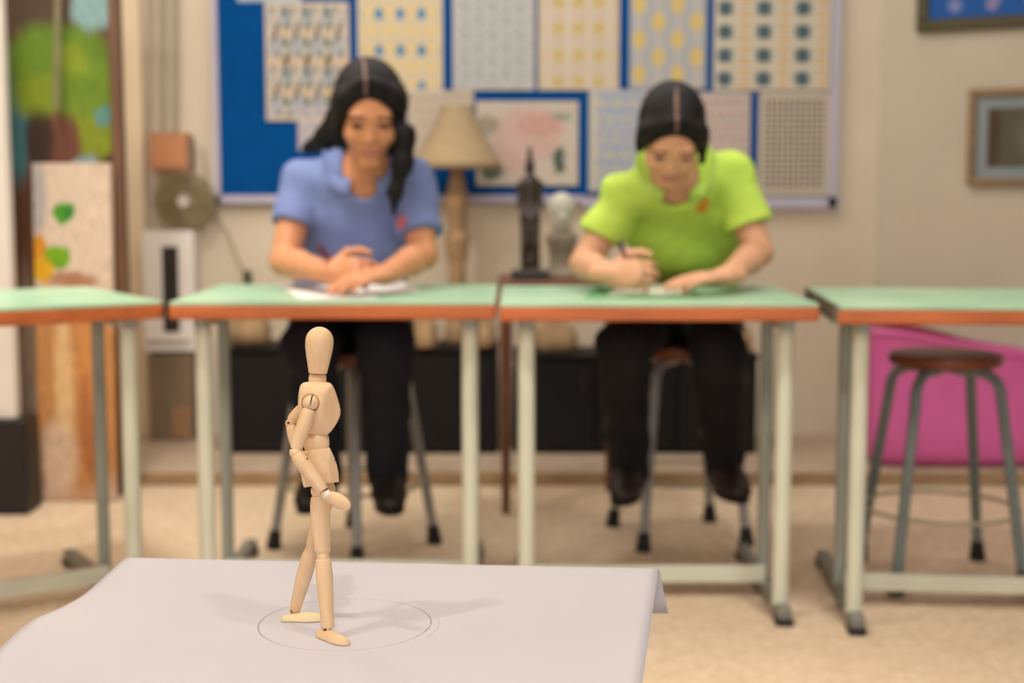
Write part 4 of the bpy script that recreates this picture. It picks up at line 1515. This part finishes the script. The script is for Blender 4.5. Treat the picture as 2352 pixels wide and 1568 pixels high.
# ================================================================== FOREGROUND TABLE, BIG SHEET, MANNEQUIN
ZT = 0.582
far_l, far_r = G(290, 1281, ZT), G(1513, 1306, ZT)
right_dir = unit(G(1475, 1568, ZT) - far_r)
left_pts = [G(290, 1281, ZT), G(262, 1296, ZT), G(190, 1345, ZT), G(130, 1385, ZT), G(75, 1415, ZT), G(0, 1472, ZT)]
ldir = unit(left_pts[-1] - left_pts[0])
DEP = 0.70
# pencil circle
cc_ = [G(592, 1441, ZT), G(988, 1430, ZT), G(790, 1374, ZT), G(790, 1495, ZT)]
pc = np.array([(cc_[0][0] + cc_[1][0]) / 2, (cc_[2][1] + cc_[3][1]) / 2])
pr_ = ((cc_[1][0] - cc_[0][0]) / 2 + (cc_[2][1] - cc_[3][1]) / 2) / 2
t = NT('big_white_paper', 0.7, 0.25)
tc = t.n('ShaderNodeNewGeometry')
sp = t.n('ShaderNodeSeparateXYZ')
# the pencil line is drawn on the sheet: object space, relative to the drawn centre
tco = t.n('ShaderNodeTexCoord')
t.t.links.new(tco.outputs['Object'], sp.inputs[0])
PAPER_T = t
PAPER_SP = sp

vs, fs = [], []
nu, nv = 48, 40
bend_r = 0.012
drop = 0.056
rows = []
# rows: far flap bottom -> bend -> top sheet toward the camera
n_flat = 40
for j in range(nv + 1):
    b = j / nv
    row = []
    # left edge follows the slightly wavy paper edge
    d = b * DEP
    tl = d
    acc, p = 0, left_pts[0]
    for k in range(len(left_pts) - 1):
        seg_l = np.linalg.norm(left_pts[k + 1] - left_pts[k])
        if acc + seg_l >= tl or k == len(left_pts) - 2:
            p = left_pts[k] + unit(left_pts[k + 1] - left_pts[k]) * (tl - acc)
            break
        acc += seg_l
    q = far_r + right_dir * d
    for i in range(nu + 1):
        a = i / nu
        x = p * (1 - a) + q * a
        zz = -0.010 * max(0, 1 - a / .06) ** 2 * (0.3 + 0.7 * math.sin(b * 9) ** 2) * (1 if b > .05 else b / .05)
        row.append(x + np.array([0, 0, zz]))
    rows.append(row)
flap = []
fdir = unit(far_r - far_l)
back = np.array([-fdir[1], fdir[0], 0])
for k, an in enumerate((15, 35, 55, 75, 90)):
    an = math.radians(an)
    flap.append((bend_r * math.sin(an), -bend_r * (1 - math.cos(an)), 0.0))
for k in (.33, .66, 1.0):
    flap.append((bend_r + .004 * k, -bend_r - (drop - bend_r) * k, k))
frows = []
for (dy, dz, k) in reversed(flap):
    row = []
    for i in range(nu + 1):
        a = i / nu
        x = far_l * (1 - a) + far_r * a
        row.append(x + back * dy + np.array([0, 0, dz]) + fdir * (0.012 * (abs(dz) / drop)) * a)
    frows.append(row)
allrows = frows + rows
for r in allrows:
    vs.extend(r)
m_ = nu + 1
NR = len(allrows)
f = [((j + 1) * m_ + i, (j + 1) * m_ + i + 1, j * m_ + i + 1, j * m_ + i) for j in range(NR - 1) for i in range(nu)]
k = len(vs)
v2 = list(vs)
for j in range(NR):
    for i in range(m_):
        p = vs[j * m_ + i]
        if j < len(frows):
            dy, dz, kk = flap[len(frows) - 1 - j]
            nrm = np.array([0, 0, 1.0]) if dz > -bend_r * .3 else unit(back + np.array([0, 0, .3 if kk == 0 else 0]))
        else:
            nrm = np.array([0, 0, 1.0])
        v2.append(p - nrm * .0006)
f2 = f + [tuple(k + q for q in reversed(p)) for p in f]
edge = [i for i in range(m_)] + [j * m_ + nu for j in range(1, NR)] + [(NR - 1) * m_ + i for i in range(nu - 1, -1, -1)] + [j * m_ for j in range(NR - 2, 0, -1)]
for i in range(len(edge)):
    p, q = edge[i], edge[(i + 1) % len(edge)]
    f2.append((p, q, q + k, p + k))
bigp = MB().add(v2, f2).build('drawing_paper', t.m, smooth=True, crease=0)
tag(bigp, 'large white paper with a pencilled circle, the wooden mannequin standing on it', 'paper')
ol = np.array(bigp.location)
# pencil circle on the sheet (flat drawing)
X_, Y_ = PAPER_SP.outputs[0], PAPER_SP.outputs[1]


def pencil(cx, cy, rad, width, lo_a=None):
    dx = t.math('SUBTRACT', X_, cx - ol[0])
    dy = t.math('SUBTRACT', Y_, cy - ol[1])
    rr_ = t.math('SQRT', t.math('ADD', t.math('MULTIPLY', dx, dx), t.math('MULTIPLY', dy, dy)))
    e = t.math('ABSOLUTE', t.math('SUBTRACT', rr_, rad))
    m = t.n('ShaderNodeMapRange')
    t.put(m.inputs[0], e)
    m.inputs[1].default_value = width
    m.inputs[2].default_value = width * .35
    return m.outputs[0], dx, dy


m1, dx, dy = pencil(pc[0], pc[1], pr_, .0009)
# firmer at the left and right, fainter at the far and near side
press = t.math('MULTIPLY_ADD', t.math('POWER', t.math('ABSOLUTE', t.math('DIVIDE', dx, pr_)), 2.0), 0.55, 0.22)
gr = t.ramp(t.noise(t.coord('Object'), 420, 2), .25, .75)
m1 = t.math('MULTIPLY', t.math('MULTIPLY', m1, press), t.math('MULTIPLY_ADD', gr, .5, .6))
m2, dx2, dy2 = pencil(pc[0] + .004, pc[1] - .002, pr_ + .004, .0005)
m2 = t.math('MULTIPLY', t.math('MULTIPLY', m2, t.math('MULTIPLY', t.math('GREATER_THAN', dx2, pr_ * .92), t.math('LESS_THAN', dy2, pr_ * .2))), .35)
nz = t.noise(t.coord('Object'), 3.0, 3)
pcol = t.mix(t.ramp(nz, .3, .7), lin('cbc9d4'), lin('d3d0da'))
pcol = t.mix(t.math('MAXIMUM', m1, m2), pcol, lin('4a4442'))
t.base(pcol)
fib = t.noise(t.coord('Object'), 900, 2)
t.bump(fib, .05, .0004)

# the table under the sheet
M_tab = plain('plain_table_wood', 'b08a5c', 0.5, 0.12, 6, (1, 6, 1))
tcx = (far_l + far_r) / 2 + (right_dir + ldir) / 2 * DEP / 2
tw = np.linalg.norm(far_r - far_l) - .05
ang_t = math.degrees(math.atan2(fdir[1], fdir[0]))
Rt = rot(ang_t)
tabl = empty('display_table', (tcx[0], tcx[1], 0), 'low table hidden beneath the large white paper', 'table')
yv = Rt @ np.array([0, 1, 0])
ctr = np.array([tcx[0], tcx[1], 0]) + Rt @ np.array([-.02, 0, 0])
dpt = DEP - .05
ctr = ctr + yv * (.012)
MB().box(ctr + np.array([0, 0, ZT - .0135 - .0025]), (tw - .06, dpt, .024), Rt, .004).build('table_top', M_tab, tabl)
for sx in (-1, 1):
    for sy in (-1, 1):
        q = ctr + Rt @ np.array([sx * (tw / 2 - .10), sy * (dpt / 2 - .06), 0])
        MB().box(q + np.array([0, 0, (ZT - .028) / 2]), (.04, .04, ZT - .028), Rt, .004).build('leg', M_tab, tabl)
for sy in (-1, 1):
    MB().box(ctr + Rt @ np.array([0, sy * (dpt / 2 - .06), 0]) + np.array([0, 0, ZT - .055]), (tw - .24, .018, .055), Rt, .003).build('apron', M_tab, tabl)

# ---- wooden mannequin
t = NT('mannequin_limewood', 0.42, 0.4)
v_ = t.coord('Object', (1, 1, .16))
g1 = t.noise(v_, 90, 4, .55)
g2 = t.noise(t.coord('Object', (1, 1, .4)), 22, 3)
c_ = t.mix(t.ramp(g1, .3, .7), lin('e5bd91'), lin('f0d0a9'))
c_ = t.mix(t.math('MULTIPLY', t.ramp(g2, .45, .75), .4), c_, lin('d6a976'))
M_man = t.base(c_)
t.bump(g1, .04, .0005)
M_pale = plain('raw_pale_wood', 'efd9ae', 0.6, 0.05, 60, (.3, 1, 1))
M_slot = plain('dark_slot_gap', '3d2418', 0.7, 0.1)
M_glue = plain('white_glue', 'f0e6dc', 0.25, 0.02)
M_screw = plain('dark_steel_pin', '33322c', 0.35, 0.1, metal=0.6)

YN = 1.345
SP = YN / FPX * 1.0
ft_near = G(757, 1470, ZT)
ft_far = G(690, 1424, ZT)
man = empty('wooden_mannequin', ((ft_near[0] + ft_far[0]) / 2, (ft_near[1] + ft_far[1]) / 2, ZT), 'jointed wooden artist mannequin in a walking pose on the white paper', 'mannequin')


def MP(px, py, dy=0.0):
    return W(px, py, YN + dy)


def mlim(name, a, b, prof, mat=M_man, parent=man, seg=40, flat=(1, 1), crease=40, side=None):
    """turned limb: a, b = (px, py, depth offset); prof radii in photograph pixels"""
    A, B = MP(*a), MP(*b)
    return MB().lathe(A, B, [(t_, r_ * SP) for t_, r_ in prof], seg, flat, side).build(name, mat, parent, True, crease)


def ball(name, c, r_, mat=M_man, parent=man, sq=1.0):
    A = MP(*c)
    pr = [(0.5 - .5 * math.cos(q), max(.02, r_ * SP * math.sin(q) / SP)) for q in np.linspace(0.02, math.pi - .02, 19)]
    return MB().lathe(A - np.array([0, 0, r_ * SP * sq]), A + np.array([0, 0, r_ * SP * sq]), [(t_, x * SP) for t_, x in pr], 36).build(name, mat, parent, True, 0)


def rend(r0, rm, r1, n=8, lip=.035, mid=.45):
    """barrel profile with softly rounded ends"""
    out = [(0, r0 * .86), (lip * .35, r0 * .95), (lip, r0)]
    for k in range(1, n):
        t_ = lip + (1 - 2 * lip) * k / n
        if t_ < mid:
            s_ = t_ / mid
            r_ = r0 + (rm - r0) * math.sin(s_ * math.pi / 2)
        else:
            s_ = (t_ - mid) / (1 - mid)
            r_ = rm + (r1 - rm) * (1 - math.cos(s_ * math.pi / 2))
        out.append((t_, r_))
    out += [(1 - lip, r1), (1 - lip * .35, r1 * .95), (1, r1 * .86)]
    return out


# head
hp = []
for k in range(0, 15):
    q = math.pi / 2 * k / 14
    hp.append((0.31 * (1 - math.cos(q)), max(.3, 32.5 * math.sin(q))))
for (t_, r_) in ((.42, 32.3), (.52, 31), (.64, 28.8), (.76, 26.2), (.88, 23.6), (.97, 21.8), (.99, 21.6), (1.0, 20.6)):
    hp.append((t_, r_))
mlim('head', (735.5, 750, 0), (730, 857, -.002), hp, crease=50)
mlim('neck', (730, 858.5, 0), (728.5, 884, 0), [(0, 17), (.06, 19), (.3, 20.5), (.6, 20.6), (.85, 19), (1, 17)])

WP = lambda v: np.array([W(p[0], p[1], YN + p[2] * SP) for p in np.stack([v[:, 0], -v[:, 2], v[:, 1]], 1)])


def poly2(pts):
    pts = np.array(pts, float)

    def f(x, z):
        d = np.full(len(x), 1e18)
        s = np.ones(len(x))
        n = len(pts)
        for i in range(n):
            a, b = pts[i], pts[i - 1]
            e = b - a
            wx, wz = x - a[0], z - a[1]
            tt = np.clip((wx * e[0] + wz * e[1]) / (e.dot(e)), 0, 1)
            bx, bz = wx - e[0] * tt, wz - e[1] * tt
            d = np.minimum(d, bx * bx + bz * bz)
            c1, c2, c3 = z >= a[1], z < b[1], e[0] * wz > e[1] * wx
            m = (c1 & c2 & c3) | (~c1 & ~c2 & ~c3)
            s = np.where(m, -s, s)
        return s * np.sqrt(d)
    return f


def smooth_poly(pts, n=4):
    """closed Catmull-Rom through the points"""
    pts = np.array(pts, float)
    out = []
    k = len(pts)
    for i in range(k):
        p0, p1, p2, p3 = pts[i - 1], pts[i], pts[(i + 1) % k], pts[(i + 2) % k]
        for j in range(n):
            t_ = j / n
            out.append(.5 * ((2 * p1) + (-p0 + p2) * t_ + (2 * p0 - 5 * p1 + 4 * p2 - p3) * t_ ** 2 + (-p0 + 3 * p1 - 3 * p2 + p3) * t_ ** 3))
    return out


# chest (px units; x right, y depth, z = -py)
cp = poly2(smooth_poly([(p[0], -p[1]) for p in [(687, 895), (691, 883), (702, 877), (728, 876.5), (754, 877.5), (765, 886), (773, 906), (780, 930), (782.5, 945), (779, 961), (769, 979), (755, 996), (742, 998), (712, 998), (700, 996), (690, 978), (685, 945), (684.5, 918)]], 2))


def chest_f(p):
    x, y, z = p[:, 0], p[:, 1], p[:, 2]
    prof = cp(x, z)
    hw = np.interp(-z, [870, 880, 900, 930, 960, 985, 1000], [27, 33, 42, 46, 43, 36, 30])
    sidew = np.abs(y) - hw
    k = 14.0
    d = -smin(-prof, -sidew * .9, k)
    # front shoulder facet and lower side facet on both sides
    for sg in (-1, 1):
        d = -smin(-d, -half((748, sg * 40, -925), (.62, sg * .76, -.10))(p), 5.0)
        d = -smin(-d, -half((735, sg * 44, -962), (.25, sg * .86, -.45))(p), 6.0)
        d = -smin(-d, -half((722, sg * 33, -880), (.05, sg * .62, .78))(p), 5.0)
        c = np.array([713, sg * 50, -925])
        d = -smin(-d, np.sqrt(((p - c) ** 2).sum(1)) - 21.5, 2.0)
    return d


blob('chest', chest_f, (670, -60, -1010), (796, 60, -866), 1.25, M_man, man, None, WP)
# near shoulder
NSH = -.0185
bs = ball('shoulder_ball', (713, 925, NSH - .0015), 18.5)
# the dark slot is the thin gap sawn through the ball: a dark washer standing in it
c0 = MP(713, 925, NSH - .0015)
mbs = MB()
vs, fs = [], []
for k in range(28):
    an = 2 * math.pi * k / 28
    for o_ in (-1, 1):
        dvec = np.array([-.18 * math.sin(an) + 0.05 * math.cos(an), math.cos(an), math.sin(an)])
        vs.append(c0 + np.array([.06 * math.cos(an) * 1 + .20 * math.sin(an), -math.cos(an), math.sin(an) * .985]) / 1.02 * 18.75 * SP + np.array([o_ * 2.8 * SP, 0, 0]))
for k in range(28):
    k2 = (k + 1) % 28
    fs.append((2 * k, 2 * k2, 2 * k2 + 1, 2 * k + 1))
fs += [tuple(2 * k for k in range(27, -1, -1)), tuple(2 * k + 1 for k in range(28))]
MB().add(vs, fs).build('slot_washer', M_slot, bs)
mlim('shoulder_gap', (711, 936, NSH - .002), (709.5, 941.5, NSH - .002), [(0, 13.5), (1, 13.5)], M_slot)
mlim('upper_arm', (710.5, 938.5, NSH - .003), (679, 1034, NSH - .008), rend(14, 17.2, 13.2, 10, .03, .42))
mlim('elbow_gap', (680.2, 1030.5, NSH - .008), (679.4, 1033, NSH - .008), [(0, 13.4), (1, 13.4)], M_slot)
ball('elbow_ball', (678.5, 1038.5, NSH - .009), 14)
fa = mlim('forearm', (680.5, 1043, NSH - .011), (743, 1127, NSH - .016), rend(14.5, 17.8, 12.6, 10, .03, .30))
mlim('peg', (706, 1053, NSH - .011 - 17.0 * SP), (706.2, 1053.4, NSH - .011 - 17.6 * SP), [(0, 2.2), (1, 2.0)], M_slot, fa, 10)
mlim('wrist_gap', (738, 1120, NSH - .016), (745, 1129.5, NSH - .0165), [(0, 10.0), (1, 10.5)], M_slot)
ball('wrist_ball', (746, 1132, NSH - .017), 10.5)
mlim('wrist_glue', (747, 1133, NSH - .0172), (755, 1138, NSH - .0176), [(0, 10.6), (.3, 11.4), (.7, 11), (1, 9)], M_glue, seg=24)
# hand: flat paddle
hand_pf = [(0, 7), (.06, 9.5), (.2, 14), (.38, 17), (.55, 17.4), (.72, 16), (.86, 12.5), (.94, 8.6), (.98, 5), (1, 1.5)]
mlim('hand', (749, 1134, NSH - .0175), (804.5, 1166, NSH - .022), hand_pf, flat=(1, .62), crease=0, side=(.5, 0, .9))
# far arm
FSH = .020
ball('shoulder_ball', (703, 926, FSH + .002), 17)
mlim('upper_arm', (699, 934, FSH + .002), (668.5, 966, FSH + .004), rend(13, 15, 12, 8, .03, .42))
eb = ball('elbow_ball', (665.5, 972, FSH + .002), 10.5)
mlim('screw', (662.5, 970.5, FSH + .002 - 9.2 * SP), (662.3, 970.5, FSH + .002 - 11.2 * SP), [(0, 3.4), (1, 3.2)], M_screw, eb, 12)
mlim('forearm', (667.5, 976, FSH + .002), (689, 1052, FSH - .004), rend(11.5, 14, 11, 8, .03, .32))
mlim('wrist_ball', (690, 1050, FSH - .004), (694, 1062, FSH - .006), [(0, 8), (.5, 9), (1, 7)])
mlim('hand', (694, 1058, FSH - .006), (722, 1096, FSH - .010), hand_pf, flat=(.8, .5), crease=0, side=(.5, 0, .9))

# waist and hips
wa = MP(728, 1013, 0)
prof = []
for q in np.linspace(.45, math.pi - .45, 15):
    prof.append((.5 - .5 * math.cos(q) / math.cos(.45), 30 * math.sin(q) ** .55))
MB().lathe(MP(728, 990, 0), MP(726, 1042, 0), [(t_, r_ * SP) for t_, r_ in prof], 44).build('waist', M_man, man, True, 0)
hipp = poly2([(p[0], -p[1]) for p in [(690, 1036), (757, 1026), (763, 1038), (769, 1051), (774.5, 1067), (778, 1085), (779.5, 1107), (697.5, 1120), (693, 1104), (690, 1085), (688, 1060)]])


def hip_f(p):
    x, y, z = p[:, 0], p[:, 1], p[:, 2]
    prof = hipp(x, z)
    hw = np.interp(-z, [1020, 1035, 1060, 1085, 1120], [29, 34, 41, 45, 46])
    d = -smin(-prof, -(np.abs(y) - hw) * .92, 7.0)
    d = -smin(-d, -prof - .4, 1.0)
    for sg in (-1, 1):
        d = -smin(-d, -half((764, sg * 33, -1068), (.74, sg * .66, .12))(p), 2.5)
        d = -smin(-d, -half((700, sg * 36, -1070), (-.55, sg * .83, .0))(p), 2.5)
    # hollow in which the thigh balls sit
    for sg, cx in ((-1, 736), (1, 744)):
        c = np.array([cx, sg * 20, -1128])
        d = -smin(-d, np.sqrt(((p - c) ** 2).sum(1)) - 23, 1.5)
    return d


hipo = blob('hips', hip_f, (676, -56, -1132), (792, 56, -1016), 1.2, M_man, man, None, WP)
mlim('pin', (769, 1056, -.0095), (771.5, 1057, -.0125), [(0, 2.0), (1, 1.6)], M_slot, hipo, 10)

# near leg
NL = -.012
ball('hip_ball', (733, 1127, NL), 19.5)
mlim('hip_gap', (733, 1137, NL), (733.2, 1141.5, NL), [(0, 15), (1, 15)], M_slot)
mlim('thigh', (733.5, 1139, NL), (741.5, 1272, -.022), [(0, 17.5), (.012, 19.2), (.03, 20.2), (.12, 22.2), (.25, 23.2), (.4, 22.8), (.6, 20.8), (.8, 19.0), (.93, 18.4), (.965, 17.2), (1, 13.5)], crease=60)
mlim('knee', (741.5, 1266, -.0218), (742.5, 1289, -.0235), [(0, 14), (.3, 14.8), (.7, 15), (1, 14)])
mlim('calf', (742.3, 1283, -.0228), (753, 1441, -.034), [(0, 15.6), (.008, 17.2), (.02, 17.8), (.1, 19.0), (.25, 19.8), (.4, 19.3), (.6, 17.6), (.8, 15.7), (.97, 14.6), (.99, 14.4), (1, 13.6)], crease=60)
an_ = mlim('ankle', (753, 1437, -.0337), (752.5, 1458, -.0345), [(0, 9.4), (.6, 9.6), (1, 10.5)])
mlim('slot', (747, 1446, -.034 - 8.5 * SP), (747, 1446.5, -.034 - 9.9 * SP), [(0, 3.2), (1, 3.0)], M_slot, an_, 12)
mlim('glue', (752, 1452, -.0345), (750, 1457, -.035), [(0, 10.2), (.5, 12.2), (1, 12.8)], M_glue, an_, 20)


def foot(name, heel, toe, wpx, hts, mat, lift=0.0):
    """wooden foot: heel, toe = points on the paper; rounded plan, flat sole"""
    d = unit(toe - heel)
    L = np.linalg.norm(toe - heel)
    n_ = np.array([-d[1], d[0], 0])
    fs = []
    K = 9
    for k in range(K):
        s_ = k / (K - 1)
        c = heel + d * L * (.10 + .80 * s_)
        w_ = np.interp(s_, [0, .25, .6, .85, 1], [.72, .74, 1.0, .98, .72]) * wpx * SP / 2
        h_ = np.interp(s_, [0, .3, .65, 1], hts) * SP
        fs.append(ell(c + np.array([0, 0, 0]), (max(w_, L * .13), w_, h_), np.stack([d, n_, np.array([0, 0, 1.0])])))
    f = inter([U(fs, .0025), half(heel + np.array([0, 0, .0004]), (0, 0, -1))], .0006)
    lo, hi = np.minimum(heel, toe) - .02, np.maximum(heel, toe) + .02
    lo[2], hi[2] = ZT - .003, ZT + .03
    return blob(name, f, lo, hi, .0006, mat, man)


foot('foot', G(731, 1461, ZT), G(799, 1482, ZT), 35, (21, 23, 20, 14), M_man)
# far leg
FL = .013
ball('hip_ball', (752, 1122, FL + .004), 19)
mlim('thigh', (751, 1130, FL + .004), (715.5, 1258, .020), [(0, 16), (.02, 18), (.12, 20.2), (.25, 21), (.45, 20.5), (.65, 18.6), (.85, 15.8), (.95, 14.8), (1, 11.5)], crease=60)
mlim('knee', (716.5, 1252, .0195), (713, 1271, .021), [(0, 12), (.3, 13), (.7, 13), (1, 12)])
mlim('calf', (714.8, 1262, .0205), (675.5, 1406, .033), [(0, 13), (.008, 14.6), (.02, 15.2), (.1, 18), (.25, 19.6), (.4, 19.2), (.6, 17.2), (.8, 15), (.93, 13.8), (.98, 12.2), (1, 10)], crease=60)
an2 = mlim('ankle', (676, 1400, .033), (675, 1417, .0335), [(0, 9.5), (.6, 9.5), (1, 9)])
mlim('screw', (671.5, 1402.5, .033 - 9 * SP), (671.3, 1402.5, .033 - 13.2 * SP), [(0, 4.2), (1, 4.0)], M_screw, an2, 14)
foot('foot', G(648, 1425, ZT), G(744, 1424, ZT), 40, (14, 16, 20, 14), M_pale)
